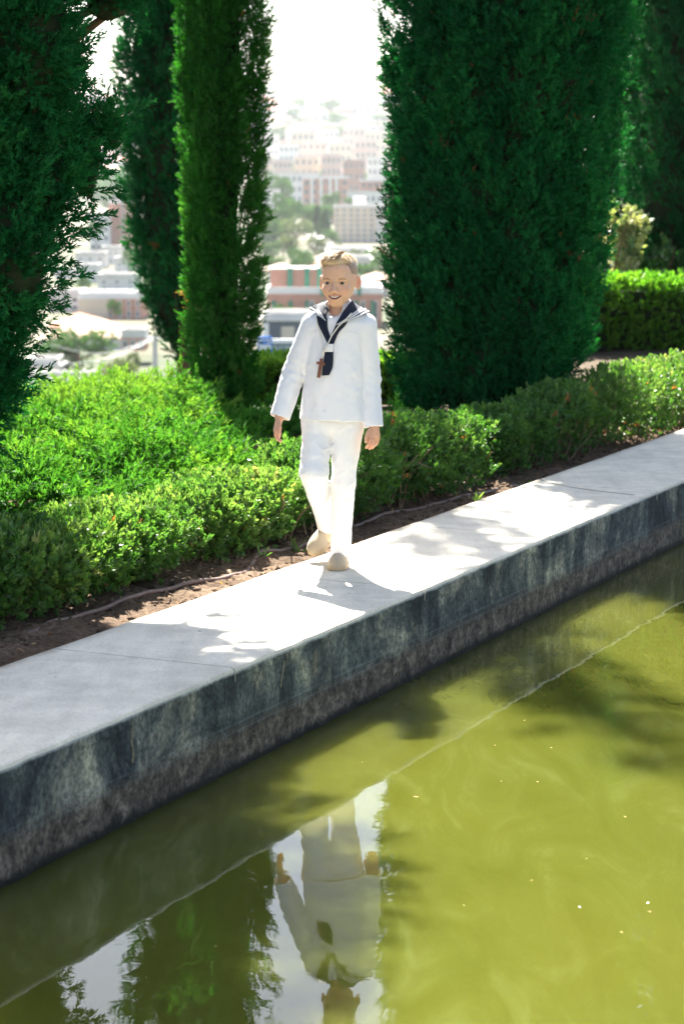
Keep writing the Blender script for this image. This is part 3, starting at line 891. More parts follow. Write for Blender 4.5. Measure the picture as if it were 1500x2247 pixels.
# clipped hedges at the terrace edge (their own straight runs, across the view)
def clipped_hedge(label, x0, x1, y0, y1, h, dens, tint, spr, seed):
    zb = GZ((x0 + x1) / 2, (y0 + y1) / 2) - 0.02
    t = thing('clipped_hedge', label, 'hedge', ((x0 + x1) / 2, (y0 + y1) / 2, zb), group='clipped hedges at the terrace edge')
    a, b = (x1 - x0) / 2, (y1 - y0) / 2
    def face(n, f):
        u, v = rng.uniform(-1, 1, n), rng.uniform(-1, 1, n)
        return {'top': np.stack([u * a, v * b, 0 * u + h], -1), 'front': np.stack([u * a, 0 * u - b, (v * 0.5 + 0.5) * h], -1), 'back': np.stack([u * a, 0 * u + b, (v * 0.5 + 0.5) * h], -1),
                'l': np.stack([0 * u - a, u * b, (v * 0.5 + 0.5) * h], -1), 'r': np.stack([0 * u + a, u * b, (v * 0.5 + 0.5) * h], -1)}[f]
    P, D = [], []
    for f, ar, nv in (('top', 4 * a * b, (0, 0, 1)), ('front', 2 * a * h, (0, -1, 0)), ('back', a * h, (0, 1, 0)), ('l', 2 * b * h, (-1, 0, 0)), ('r', 2 * b * h, (1, 0, 0))):
        n = int(ar * dens); p = face(n, f); nv = np.array(nv, float)
        p = p - nv * (rng.random(n) ** 1.6 * 0.11 - 0.022 * vnoise(p * 5 + seed, 61))[:, None]
        P.append(p); D.append(nv * 0.8 + np.array([0, 0, 0.5]) + rng.normal(size=p.shape) * 0.35)
    P, D = np.concatenate(P), np.concatenate(D)
    ti = np.clip(tint + 0.18 * vnoise(P * 5 + seed, 62) + rng.normal(size=len(P)) * 0.12, 0, 1)
    V, F, T = foliage(P, D, spr * rng.uniform(0.7, 1.3, len(P)), ti, TWG)
    np_obj('foliage', V, F, M['hedge_leaf'], t, attrs={'tint': T})
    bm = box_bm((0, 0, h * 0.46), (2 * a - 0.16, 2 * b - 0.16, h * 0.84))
    bm_obj('inner_core', bm, M['inner'], t)  # dark solid box added inside the hedge to stop light passing
clipped_hedge('square clipped hedge at right, bright on top, behind the broad cypress', 2.00, 5.6, 20.2, 21.0, 0.62, 800, 0.55, 0.072, 3)
clipped_hedge('low sunlit hedge seen beside the boy sleeve between cypress and boy', -0.80, 0.9, 16.9, 17.6, 0.34, 1500, 0.75, 0.058, 5)

# pale leaved shrub behind the broad cypress
def pale_shrub(label, u, v0, v1, Y, w, tint, mat, n=420):
    b = at_y(u, v1, Y); b[2] = GZ(b[0], Y)
    top = at_y(u, v0, Y)[2] - b[2]
    t = thing('leafy_shrub', label, 'shrub', tuple(b), group='shrubs behind the clipped hedge')
    parts, P, D = [], [], []
    for k in range(7):
        e = np.array([rng.normal() * w * 0.5, rng.normal() * w * 0.4, top * rng.uniform(0.75, 1.0)])
        parts.append(limb((rng.normal() * 0.04, rng.normal() * 0.04, -0.05), e, 0.014, 0.004, 0.06))
        m = n // 7
        tt = rng.uniform(0.25, 1.0, m)[:, None]
        P.append(e * tt + rng.normal(size=(m, 3)) * np.array([w * 0.28, w * 0.28, 0.05])); D.append(rng.normal(size=(m, 3)) + np.array([0, -0.3, 0.6]))
    P, D = np.concatenate(P), np.concatenate(D)
    V, F, T = foliage(P, D, 0.10 * rng.uniform(0.7, 1.3, len(P)), np.clip(tint + rng.normal(size=len(P)) * 0.25, 0, 1), TWG_BIG)
    np_obj('foliage', V, F, mat, t, attrs={'tint': T})
    Vt, Ft = join_vf(parts); tag(np_obj('stems', Vt, Ft, M['twig'], t, smooth=True), kind='stuff')
pale_shrub('sunlit pale leaved shrub beside the broad cypress above the clipped hedge', 1374, 450, 640, 22.4, 0.13, 0.5, M['pale_leaf'], 280)
pale_shrub('dark green shrub in shade behind the clipped hedge at right', 1418, 540, 640, 22.9, 0.5, 0.1, M['box_leaf'], 420)

# ------------------------------------------------------------------ spreading junipers
def juniper(label, u, v, Y, w, d, h, n, tint, seed):
    x = (u - CX) / F_PX * (Y * cp)
    zb = GZ(x, Y)
    t = thing('juniper_bush', label, 'bush', (x, Y, zb), group='spreading junipers below the cypresses')
    ph = rng.uniform(0, 2 * np.pi, n); rr = np.sqrt(rng.random(n))
    px_, py_ = np.cos(ph) * rr * w, np.sin(ph) * rr * d
    hh = h * (1 - rr ** 2.2) ** 0.75 * (1 + 0.55 * vnoise(np.stack([px_ * 4.2 + seed * 3, py_ * 3.2, 0 * px_], -1), 75))
    keep = vnoise(np.stack([px_ * 4.2 + seed * 3, py_ * 3.2, 0 * px_], -1), 75) > -0.22
    ph, rr, px_, py_, hh = ph[keep], rr[keep], px_[keep], py_[keep], hh[keep]; n = len(ph)
    layer = rng.random(n) ** 0.6
    P = np.stack([px_, py_, 0.03 + hh * (0.35 + 0.65 * layer)], -1)
    out = np.stack([np.cos(ph) * rr, np.sin(ph) * rr, 0 * ph], -1)
    A = out * 0.75 + np.array([0.05, -0.28, 0.42]) + rng.normal(size=P.shape) * np.array([0.45, 0.45, 0.18])
    A /= np.linalg.norm(A, axis=1)[:, None]
    ti = np.clip(tint + 0.22 * vnoise(P * 3.5 + seed, 71) + 0.3 * (layer - 0.7), 0, 1)
    V, F, T = plumes(P - A * 0.07, A, 0.20 * rng.uniform(0.7, 1.4, n), 0.035 * rng.uniform(0.8, 1.4, n), 11, 0.070, SPRF, ti, 0.8, 0.22)
    np_obj('foliage', V, F, M['juniper'], t, attrs={'tint': T})
    parts = []
    for k in range(12):
        a = rng.uniform(0, 6.28); q = rng.uniform(0.4, 0.85)
        parts.append(limb((rng.normal() * 0.1, rng.normal() * 0.1, -0.03), (math.cos(a) * w * q, math.sin(a) * d * q, h * 0.6 * (1 - q ** 2) + 0.06), 0.016, 0.004, 0.1))
    Vt, Ft = join_vf(parts); np_obj('branches', Vt, Ft, M['bark'], t, smooth=True)
junipers = [  # tint also carries light: raised on sunlit mounds, lowered on shaded ones
    ('juniper bush behind the dark left bush, shaded at the left edge', 60, 1040, 10.0, 0.60, 0.45, 0.18, 330, 0.42, 1),
    ('feathery juniper in front of the slim cypress, nearest the hedge', 300, 1000, 10.8, 0.62, 0.55, 0.22, 400, 0.55, 2),
    ('dark juniper tucked at the foot of the slim cypress', 520, 985, 12.2, 0.55, 0.6, 0.07, 300, 0.25, 3),
    ('sunlit juniper mound in the middle of the juniper bed', 215, 930, 12.2, 0.78, 0.75, 0.19, 460, 0.62, 4),
    ('tall juniper mound rising against the foot of the slim cypress', 335, 860, 14.2, 0.42, 0.7, 0.27, 360, 0.58, 5),
    ('yellow green juniper spread at the back by the view', 170, 890, 14.8, 0.95, 0.9, 0.14, 420, 0.85, 6),
    ('bright juniper spread at the terrace edge below the cypress foot', 300, 850, 16.2, 0.70, 0.8, 0.15, 340, 0.8, 7),
    ('shaded juniper between the slim cypress and the boy', 650, 900, 13.4, 0.5, 0.7, 0.09, 280, 0.30, 8),
    ('dark juniper at the foot of the broad cypress behind the boy', 850, 930, 12.6, 0.40, 0.5, 0.12, 220, 0.25, 9),
    ('juniper at the left edge behind the shaggy cypress', 10, 960, 12.4, 0.7, 0.7, 0.22, 300, 0.5, 10)]
for a in junipers: juniper(*a)
# bare woody stem looping at the front of the junipers
Vt, Ft = tube(smooth_path([on_z(-60, 1118, 0.04), on_z(40, 1104, 0.09), on_z(130, 1100, 0.03), on_z(190, 1090, 0.05), on_z(260, 1086, 0.04), on_z(330, 1090, -0.02)], 40), np.linspace(0.015, 0.006, 40) * (1 + 0.12 * rng.normal(size=40)), 8)
wst = np_obj('woody_stem', Vt, Ft, M['twig'], None, smooth=True)
tag(wst, 'bare brown woody stem lying between juniper and dark left bush', 'branch')

# ================================================================== the city below
def wall_mat(name, col, var=0.1): return plain(name, col, 0.85, var, 0.25, 0.15)
M['c_white'] = wall_mat('white_render', (0.72, 0.70, 0.67), 0.05)
M['c_cream'] = wall_mat('cream_render', (0.62, 0.52, 0.40))
M['c_brick'] = wall_mat('red_brick_wall', (0.46, 0.24, 0.175), 0.14)
M['c_pink'] = wall_mat('pink_render', (0.60, 0.45, 0.38))
M['c_roof'] = plain('terracotta_roof', (0.44, 0.17, 0.10), 0.85, 0.2, 0.8, 0.15)
M['c_palero'] = plain('pale_tile_roof', (0.50, 0.33, 0.24), 0.85, 0.2, 0.8, 0.15)
M['c_flat'] = wall_mat('flat_roof', (0.60, 0.57, 0.53))
M['c_green'] = wall_mat('green_painted_steel', (0.05, 0.22, 0.14))
M['c_dark'] = wall_mat('slate_cladding', (0.075, 0.10, 0.135))
M['c_teal'] = wall_mat('dark_teal_fascia', (0.06, 0.13, 0.14))
M['c_blue'] = wall_mat('blue_sign_paint', (0.02, 0.16, 0.55))
M['c_shut'] = wall_mat('beige_shutter', (0.52, 0.46, 0.38))
M['c_bank'] = plain('brown_bank', (0.22, 0.14, 0.10), 0.95, 0.3, 0.6, 0.1)
M['c_road'] = plain('pale_street', (0.42, 0.40, 0.38), 0.9, 0.1, 0.2, 0.15)
M['c_metal'] = plain('galvanised_metal', (0.42, 0.43, 0.44), 0.5, 0.1, 3, 0.4, 0.6)
def glass():
    t = NT('window_glass'); nz = t.noise(0.4, 2, 0.5, t.obj())
    r = t.ramp(nz.outputs['Fac'], [(0.3, (0.03, 0.04, 0.05)), (0.7, (0.10, 0.12, 0.14))])
    t.l(r.outputs['Color'], t.p.inputs['Base Color']); t.set(Roughness=0.15, Specular_IOR_Level=0.5); return t.m
M['c_glass'] = glass()
WIN = {}
def win_mesh(w, h):
    k = (round(w, 1), round(h, 1))
    if k not in WIN:
        bm = bmesh.new()
        box_bm((0, -0.02, 0), (w, 0.10, h), bm, mi=0)
        for sx in (-1, 1): box_bm((sx * (w / 2 + 0.06), -0.05, 0), (0.12, 0.18, h + 0.24), bm, mi=1)
        for sz in (-1, 1): box_bm((0, -0.05, sz * (h / 2 + 0.06)), (w, 0.18, 0.12), bm, mi=1)
        me = bpy.data.meshes.new('window'); bm.to_mesh(me); bm.free()
        me.materials.append(M['c_glass']); me.materials.append(M['c_white'])
        WIN[k] = me
    return WIN[k]
def building(label, u0, u1, vt, Y, mat, floors, cols, roof='flat', depth=11, rz=0.0, name='building', cat='building', roofmat=None, group='buildings of the town below', wfrac=(0.42, 0.45), vb=None, over=0.35, skip=()):
    """front face spans u0..u1 at distance Y, wall top at pixel row vt"""
    a, b = at_y(u0, vt, Y), at_y(u1, vt, Y)
    w = b[0] - a[0]; cx = (a[0] + b[0]) / 2
    zb = (GZ(cx, Y) - 1.0) if vb is None else at_y(u0, vb, Y)[2]
    h = a[2] - zb
    t = thing(name, label, cat, (cx, Y + depth / 2, zb), rz, group)
    bm_obj('wall', box_bm((0, 0, h / 2), (w, depth, h)), mat, t)
    rm = roofmat or (M['c_flat'] if roof == 'flat' else M['c_roof'])
    if roof == 'flat':
        bm = box_bm((0, 0, h + 0.15), (w + over, depth + over, 0.30))
        for sx in (-1, 1): box_bm((sx * (w / 2 - 0.1), 0, h + 0.65), (0.25, depth, 0.7), bm)
        for sy in (-1, 1): box_bm((0, sy * (depth / 2 - 0.1), h + 0.65), (w - 0.46, 0.25, 0.7), bm)
        bm_obj('roof', bm, rm, t)
    else:
        rh = min(w, depth) * 0.24
        bm = bmesh.new(); o = 0.5
        x, y = w / 2 + o, depth / 2 + o
        rid = max(0.2, w / 2 - depth / 2) if roof == 'hip' else x
        vs_ = [bm.verts.new(p) for p in ((-x, -y, h), (x, -y, h), (x, y, h), (-x, y, h), (-rid, 0, h + rh), (rid, 0, h + rh))]
        for f in ((0, 1, 5, 4), (1, 2, 5), (2, 3, 4, 5), (3, 0, 4), (3, 2, 1, 0)): bm.faces.new([vs_[i] for i in f])
        bm_obj('roof', bm, rm, t)
    if floors and cols:
        fh = h / floors if vb is not None else (h - 1.0) / floors
        z0 = h - fh * floors
        ww, wh = w / cols * wfrac[0], fh * wfrac[1]
        me = win_mesh(ww, wh)
        for i in range(floors):
            for j in range(cols):
                if (i, j) in skip: continue
                o = bpy.data.objects.new('window', me); link(o, t)
                o.location = (-w / 2 + w * (j + 0.5) / cols, -depth / 2 - 0.01, z0 + fh * (i + 0.52))
    return t, w, h, depth
def addbox(t, name, c, size, mat, bevel=0.0):
    return bm_obj(name, box_bm(c, size, bevel=bevel), mat, t)

# --- in the middle gap, near to far
t, w, h, d = building('brick building with green pilasters and a white cornice behind the boy', 586, 838, 645, 330, M['c_brick'], 1, 9, 'flat', 16, roofmat=M['c_white'], wfrac=(0.22, 0.5), skip=((0, 1), (0, 2), (0, 5)))
for k in range(7): addbox(t, 'pilaster', (-w / 2 + w * (k + 0.42) / 7, -d / 2 - 0.25, h * 0.42), (0.55, 0.5, h * 0.82), M['c_green'])
for k, (x0, x1) in enumerate(((-0.48, -0.32), (-0.29, -0.17), (-0.15, -0.06))):
    addbox(t, 'upper_block', ((x0 + x1) / 2 * w, -d * 0.1, h + 1.9), ((x1 - x0) * w, 6, 3.2), M['c_brick'])
    addbox(t, 'green_column', (x1 * w + 0.25, -d * 0.1 - 3.3, h + 1.9), (0.7, 0.6, 3.8), M['c_green'])
    addbox(t, 'coping', ((x0 + x1) / 2 * w, -d * 0.1, h + 3.65), ((x1 - x0) * w + 0.3, 6.3, 0.25), M['c_white'])
for x in (-0.02, 0.03, 0.30): addbox(t, 'green_post', (x * w, -d / 2 - 0.4, h + 1.2), (0.5, 0.5, 3.0), M['c_green'])
addbox(t, 'white_terrace', (0.2 * w, 1.0, h + 1.2), (0.5 * w, 6, 1.6), M['c_white'])
t, w, h, d = building('low slate grey shop building with a beige shutter beside the boy sleeve', 578, 705, 704, 262, M['c_dark'], 0, 0, 'flat', 8, vb=752, cat='shop', name='shop_building', over=1.2)
addbox(t, 'shutter', (-0.08 * w, -d / 2 - 0.08, h * 0.38), (0.23 * w, 0.16, h * 0.72), M['c_shut'])
addbox(t, 'white_side_panel', (-0.46 * w, -d / 2 - 0.35, h * 0.42), (0.10 * w, 0.7, h * 0.95), M['c_white'])
a, b = at_y(590, 750, 255), at_y(690, 782, 255)
t = thing('shop_sign', 'long dark teal shop fascia with pale capital letters ECT', 'sign', ((a[0] + b[0]) / 2, 255, b[2] - 2.0))
addbox(t, 'board', (0, 0, 2.0 + (a[2] - b[2]) / 2), (b[0] - a[0], 0.4, a[2] - b[2] - 0.35), M['c_teal'])
addbox(t, 'white_band', (0, -0.02, 2.0 + a[2] - b[2] + 0.1), (b[0] - a[0], 0.6, 0.45), M['c_white'])
addbox(t, 'support', (0, 0.1, 0.2), (b[0] - a[0] - 0.4, 0.25, 3.6), M['c_dark'])
for k, ch in enumerate('ECT'):
    cu = bpy.data.curves.new('letter', 'FONT'); cu.body = ch; cu.size = 1.05; cu.extrude = 0.03; cu.align_x = 'CENTER'
    tmp = bpy.data.objects.new('letter', cu); COL.objects.link(tmp)
    dg = bpy.context.evaluated_depsgraph_get(); me = bpy.data.meshes.new_from_object(tmp.evaluated_get(dg))
    bpy.data.objects.remove(tmp)
    me.materials.clear(); me.materials.append(M['c_white'])
    o = link(bpy.data.objects.new('letter', me), t)
    q = at_y(604 + 13.5 * k, 774, 254.7)
    o.rotation_euler = (math.pi / 2, 0, 0); o.location = (q[0] - t.location.x, -0.24, q[2] - t.location.z)
a, b = at_y(564, 738, 250), at_y(597, 782, 250)
t = thing('blue_sign', 'bright blue sign with white rounded outlines left of the shop fascia', 'sign', ((a[0] + b[0]) / 2, 250, b[2] - 2.5))
bw, bh = b[0] - a[0], a[2] - b[2]
addbox(t, 'panel', (0, 0, 2.5 + bh / 2), (bw, 0.3, bh), M['c_blue'], 0.08)
addbox(t, 'post', (0, 0.3, 0.6), (0.25, 0.2, 4.2), M['c_metal'])
for zc, hh in ((0.70, 0.22), (0.24, 0.20)):
    bm = bmesh.new()
    for sx in (-0.30, 0.30): box_bm((sx * bw, -0.17, 2.5 + zc * bh), (0.13, 0.06, hh * bh), bm)
    box_bm((0, -0.17, 2.5 + (zc + hh / 2) * bh + 0.06), (0.60 * bw + 0.13, 0.06, 0.12), bm)
    if zc > 0.5: box_bm((0, -0.17, 2.5 + (zc - hh / 2) * bh - 0.06), (0.60 * bw + 0.13, 0.06, 0.12), bm)
    bm_obj('white_outline', bm, M['c_white'], t)
addbox(t, 'white_divider', (0, -0.17, 2.5 + 0.46 * bh), (bw * 0.96, 0.06, 0.20), M['c_white'])
building('white villa with pale tiled roof left of the boy head', 588, 640, 592, 470, M['c_white'], 2, 4, 'hip', 12, roofmat=M['c_palero'])
building('pink house with a red roof half hidden by the boy hair', 683, 735, 582, 500, M['c_pink'], 2, 3, 'hip', 10)
building('pink house between the boy ear and the broad cypress', 800, 850, 612, 420, M['c_pink'], 2, 3, 'hip', 10, roofmat=M['c_palero'])
building('low white hall with wide flat roof above the boy head', 722, 806, 552, 620, M['c_white'], 1, 5, 'flat', 18, over=2.0)
building('second low white hall closer to the broad cypress', 745, 812, 571, 540, M['c_white'], 1, 4, 'flat', 14, over=1.5)
t, w, h, d = building('seven storey cream apartment block beside the broad cypress', 732, 852, 456, 800, M['c_cream'], 7, 8, 'flat', 20, wfrac=(0.34, 0.42))
addbox(t, 'stair_tower', (-0.02 * w, 0, h + 2.0), (0.24 * w, 7, 4.0), M['c_white'])
for k in range(7): addbox(t, 'balcony', (0.36 * w, -d / 2 - 0.6, (h - 1) / 7 * (k + 0.28) + 1), (0.20 * w, 1.2, 1.0), M['c_white'])
building('narrow white apartment block against the slim cypress', 560, 612, 420, 820, M['c_white'], 8, 3, 'flat', 14)
t, w, h, d = building('brick apartment block with tall white pillars and blue balconies', 664, 764, 392, 1060, M['c_brick'], 5, 6, 'flat', 22, roofmat=M['c_white'], wfrac=(0.5, 0.5))
for x in (-0.30, -0.10, 0.10, 0.24): addbox(t, 'white_pillar', (x * w, -d / 2 - 0.5, h / 2), (0.055 * w, 1.0, h), M['c_white'])
building('long white block behind the pillared apartments', 590, 700, 382, 1200, M['c_white'], 4, 9, 'flat', 16)
building('brick apartment block against the broad cypress, right of the pillars', 790, 862, 398, 1080, M['c_brick'], 5, 5, 'flat', 18, roofmat=M['c_white'])
building('low white block in front of the brick apartments at right', 762, 850, 424, 990, M['c_white'], 3, 7, 'flat', 14)
mid = [('pink', 600, 640, 352, 1480), ('cream', 645, 700, 345, 1520), ('pink', 705, 748, 340, 1500), ('brick', 752, 800, 352, 1420), ('white', 806, 850, 346, 1560), ('cream', 570, 598, 345, 1540),
       ('white', 612, 655, 318, 1800), ('pink', 662, 716, 312, 1840), ('cream', 722, 770, 316, 1790), ('pink', 778, 826, 308, 1880), ('white', 575, 610, 300, 1950), ('cream', 640, 690, 290, 2080), ('white', 700, 744, 285, 2120), ('pink', 752, 800, 282, 2160), ('cream', 800, 846, 290, 2060)]
wh_ = {'pink': 'pink', 'cream': 'cream', 'brick': 'red brick', 'white': 'white'}
ROWS = [('front', [5, 0, 1, 2, 3, 4]), ('middle', [6, 7, 8, 9]), ('back', [10, 11, 12, 13, 14])]
ORD = ['first', 'second', 'third', 'fourth', 'fifth', 'last']
for rn, ids in ROWS:
    for o_, i in enumerate(ids):
        c, u0, u1, vt, Y = mid[i]
        building(f'hazy {wh_[c]} mid-rise block, {ORD[o_]} from the left in the {rn} row below the hill', u0, u1, vt, Y, M['c_' + c], 4, 4, 'flat', 16, name='apartment_block', group='hazy mid-rise blocks at the hill foot')
# --- in the left gap
t, w, h, d = building('tall brick tower with one column of windows in the left gap', 239, 300, 447, 700, M['c_brick'], 8, 3, 'flat', 16, wfrac=(0.22, 0.4), skip=tuple((i, j) for i in range(8) for j in (0, 2)))
building('white block beside the brick tower in the left gap', 196, 240, 474, 695, M['c_white'], 4, 3, 'flat', 12)
wl = [(166, 230, 562, 560), (222, 262, 548, 590), (250, 318, 574, 520), (170, 214, 590, 480), (214, 300, 612, 440), (120, 180, 600, 500)]
for i, (u0, u1, vt, Y) in enumerate(wl):
    building(['white cubic house left of the white cluster in the left gap', 'tall white cubic house topping the white cluster', 'white house of the cluster touching the narrow-footed cypress', 'small white house low in the white cluster', 'broad white house in front of the white cluster', 'white house half behind the shaggy cypress'][i], u0, u1, vt, Y, M['c_white'], 2, 3, 'flat', 10, name='white_house', cat='house', wfrac=(0.2, 0.35))
t, w, h, d = building('pale and brick terrace with tall window strips in the left gap', 174, 312, 656, 350, M['c_brick'], 2, 7, 'flat', 12, roofmat=M['c_white'], wfrac=(0.3, 0.6), skip=((0, 0), (1, 0), (0, 1), (1, 1), (0, 2), (1, 2)))
addbox(t, 'pale_gable', (-0.27 * w, -d / 2 - 0.2, h * 0.5), (0.44 * w, 0.4, h), M['c_cream'])
building('white house with a flat roof behind the red roof in the left gap', 106, 176, 650, 370, M['c_white'], 2, 3, 'flat', 10, name='white_house', cat='house')
building('low house with a red tiled roof in the left gap', 112, 214, 716, 305, M['c_cream'], 1, 4, 'hip', 12, name='house', cat='house')
building('long low house with a pale tiled roof above the big tree', 90, 290, 742, 285, M['c_white'], 1, 6, 'hip', 10, roofmat=M['c_palero'], name='house', cat='house')
building('small brick shed beside the foot of the narrow-footed cypress', 266, 318, 741, 262, M['c_brick'], 1, 3, 'flat', 5, vb=770, name='shed', cat='shed')
building('white roofed shelter above the balustrade in the left gap', 60, 128, 806, 232, M['c_white'], 0, 0, 'flat', 5, vb=828, name='shelter', cat='shelter', over=1.0)
# balustrade wall
a, b = at_y(40, 815, 222), at_y(206, 850, 222)
t = thing('balustrade', 'white balustrade wall above the brown bank in the left gap', 'fence', ((a[0] + b[0]) / 2, 222, b[2]))
bw, bh = b[0] - a[0], a[2] - b[2]
addbox(t, 'wall', (0, 0, bh * 0.25), (bw, 0.4, bh * 0.5), M['c_white'])
addbox(t, 'rail', (0, 0, bh * 0.95), (bw, 0.35, 0.14), M['c_white'])
for k in range(9): addbox(t, 'pier', (-bw / 2 + bw * k / 8, -0.02, bh * 0.5 + 0.06), (0.3, 0.5, bh + 0.1), M['c_white'])
for k in range(33):
    if k % 4: addbox(t, 'baluster', (-bw / 2 + bw * k / 32, 0, bh * 0.72), (0.11, 0.11, bh * 0.43), M['c_white'])
a, b = at_y(20, 851, 221), at_y(230, 900, 221)
o = np_obj('retaining_bank', *(lambda n: (np.array([[a[0] + (b[0] - a[0]) * i / n, 221 - 4 * j / 4 + 0.4 * vnoise(np.array([i * 0.7, j, 0.0]), 5), a[2] + (b[2] - 5 - a[2]) * j / 4] for i in range(n + 1) for j in range(5)]), np.array([(i * 5 + j, i * 5 + j + 1, (i + 1) * 5 + j + 1, (i + 1) * 5 + j) for i in range(n) for j in range(4)])))(24), M['c_bank'], smooth=True)
tag(o, 'brown earth bank below the white balustrade', 'bank')
# utility pole and wires
pb = at_y(341, 815, 205); pt = at_y(341, 735, 205)
t = thing('utility_pole', 'grey utility pole rising behind the junipers left of the cypresses', 'pole', (pb[0], 205, GZ(pb[0], 205)))
V, F = tube([(0, 0, 0), (0, 0, pt[2] - GZ(pb[0], 205))], [0.30, 0.22], 8); np_obj('shaft', V, F, M['c_metal'], t, smooth=True)
addbox(t, 'crossarm', (0, 0, pt[2] - GZ(pb[0], 205) - 0.3), (1.8, 0.2, 0.2), M['c_metal'])
for (u0, v0, u1, v1, lb) in ((110, 735, 341, 738, 'upper overhead wire crossing the left gap to the grey pole'), (60, 768, 341, 742, 'lower overhead wire crossing the left gap to the grey pole')):
    A, B = at_y(u0, v0 + 20, 190), at_y(u1, v1, 205)
    P = np.array([A + (B - A) * k / 20 - np.array([0, 0, 1.2 * math.sin(math.pi * k / 20)]) for k in range(21)])
    V, F = tube(P, 0.03, 4); tag(np_obj('overhead_wire', V, F, M['c_metal']), lb, 'wire', 'overhead wires')

# --- trees of the town
def tree_mesh(kind, seed):
    r = np.random.default_rng(seed)
    n = 900
    if kind == 'round':
        P = []
        for k in range(9):
            c = np.array([r.normal() * 0.28, r.normal() * 0.28, 0.58 + r.normal() * 0.15]); q = r.normal(size=(n // 9, 3)); q /= np.linalg.norm(q, axis=1)[:, None]
            P.append(c + q * r.uniform(0.16, 0.27) * (0.75 + 0.3 * r.random((n // 9, 1))))
        P = np.concatenate(P); D = P - np.array([0, 0, 0.5]); sz = 0.075
    elif kind == 'cone':
        z = r.random(n) ** 0.8; th = r.uniform(0, 6.28, n); rad = 0.12 * (1 - z) ** 0.6 + 0.012
        P = np.stack([np.cos(th) * rad, np.sin(th) * rad, 0.06 + z * 0.94], -1); D = P * np.array([1, 1, 0]) * 4 + np.array([0, 0, 0.8]); sz = 0.06
    else:
        P = []
        for k in range(26):
            a = r.uniform(0, 6.28); e = r.uniform(-0.5, 1.1); t_ = np.linspace(0.1, 1, 34)[:, None]
            dr = np.array([math.cos(a) * math.cos(e), math.sin(a) * math.cos(e), math.sin(e)])
            P.append(np.array([0, 0, 0.84]) + dr * t_ * 0.26 - np.array([0, 0, 0.12]) * t_ ** 2)
        P = np.concatenate(P); D = r.normal(size=P.shape) + np.array([0, 0, -0.2]); sz = 0.05
    V, F, T = foliage(P, D, sz * r.uniform(0.7, 1.3, len(P)), np.clip(0.5 + 0.3 * vnoise(P * 6, seed) + r.normal(size=len(P)) * 0.15, 0, 1), TWG)
    tr = [limb((0, 0, 0), (0, 0, {'round': 0.5, 'cone': 0.9, 'palm': 0.84}[kind]), 0.035 if kind != 'palm' else 0.02, 0.014, 0.02)]
    if kind == 'round':
        for k in range(5): tr.append(limb((0, 0, 0.3), (r.normal() * 0.2, r.normal() * 0.2, 0.65), 0.018, 0.006))
    Vt, Ft = join_vf(tr)
    return (V, F, T), (Vt, Ft)
TREES = {}
for kd, mt in (('round', 'city_leaf'), ('olive', 'city_olive'), ('cone', 'city_leaf'), ('palm', 'city_leaf')):
    for sd in range(2 if kd in ('round', 'olive') else 1):
        (V, F, T), (Vt, Ft) = tree_mesh('round' if kd == 'olive' else kd, 100 + sd + len(kd))
        TREES[kd, sd] = (np_mesh('crown', V, F, [M[mt]], attrs={'tint': T}), np_mesh('trunk', Vt, Ft, [M['bark']], True))
def town_tree(label, kind, u, vt, vb, Y, wide=1.0, group='trees of the town below'):
    top, bot = at_y(u, vt, Y), at_y(u, vb, Y)
    x = top[0]; zb = bot[2]
    h = top[2] - zb
    cr, tk = TREES[kind, random.randrange(2) if kind in ('round', 'olive') else 0]
    t = thing({'round': 'broadleaf_tree', 'olive': 'olive_tree', 'cone': 'cypress_tree', 'palm': 'palm_tree'}[kind], label, 'tree', (x, Y, zb), random.uniform(0, 6.28), group)
    t.scale = (h * wide, h * wide, h)
    link(bpy.data.objects.new('crown', cr), t); link(bpy.data.objects.new('trunk', tk), t)
    g_ = GZ(x, Y)
    if zb > g_ + 0.5:
        pass
    return t
town_tree('big dark green tree above the balustrade in the left gap', 'round', 172, 716, 822, 238, 1.15)
town_tree('second crown of dark green beside the big left tree', 'round', 118, 742, 826, 240, 1.0)
town_tree('grey green olive tree right of the balustrade in the left gap', 'olive', 256, 786, 880, 214, 1.1)
town_tree('palm tree in front of the white block in the left gap', 'palm', 210, 486, 560, 640, 1.0)
town_tree('row of green below the brick pilaster building, left tree', 'round', 604, 672, 716, 290, 1.2)
town_tree('green tree below the brick pilaster building, next to the sleeve', 'round', 640, 676, 716, 288, 1.2)
TL = ['green tree just above the left end of the brick pilaster building', 'tall green tree left of the boy hair, behind the white villa', 'green tree touching the red roofed pink house by the boy hair',
      'olive grey tree behind the white villa left of the boy', 'green tree against the slim cypress above the white villa', 'yellowish olive tree at the upper end of the pale street', 'olive tree beside the lower end of the pale street',
      'broad green tree below the pillared apartment block, left side', 'green tree beside the narrow white block by the slim cypress', 'green tree left of the two slender far cypresses', 'dark green tree left of the long white block, against the slim cypress', 'green tree in front of the long white block',
      'green tree at the foot of the white pillars', 'green tree beside the foot of the narrow white block', 'dark green tree at the left corner of the cream apartment block', 'green tree beside the second low white hall near the broad cypress', 'green tree above the pink house near the broad cypress',
      'green tree half hidden by the broad cypress, above the pink house', 'olive tree between the two low white halls', 'green tree behind the two slender far cypresses', 'small green tree right of the white pillars']
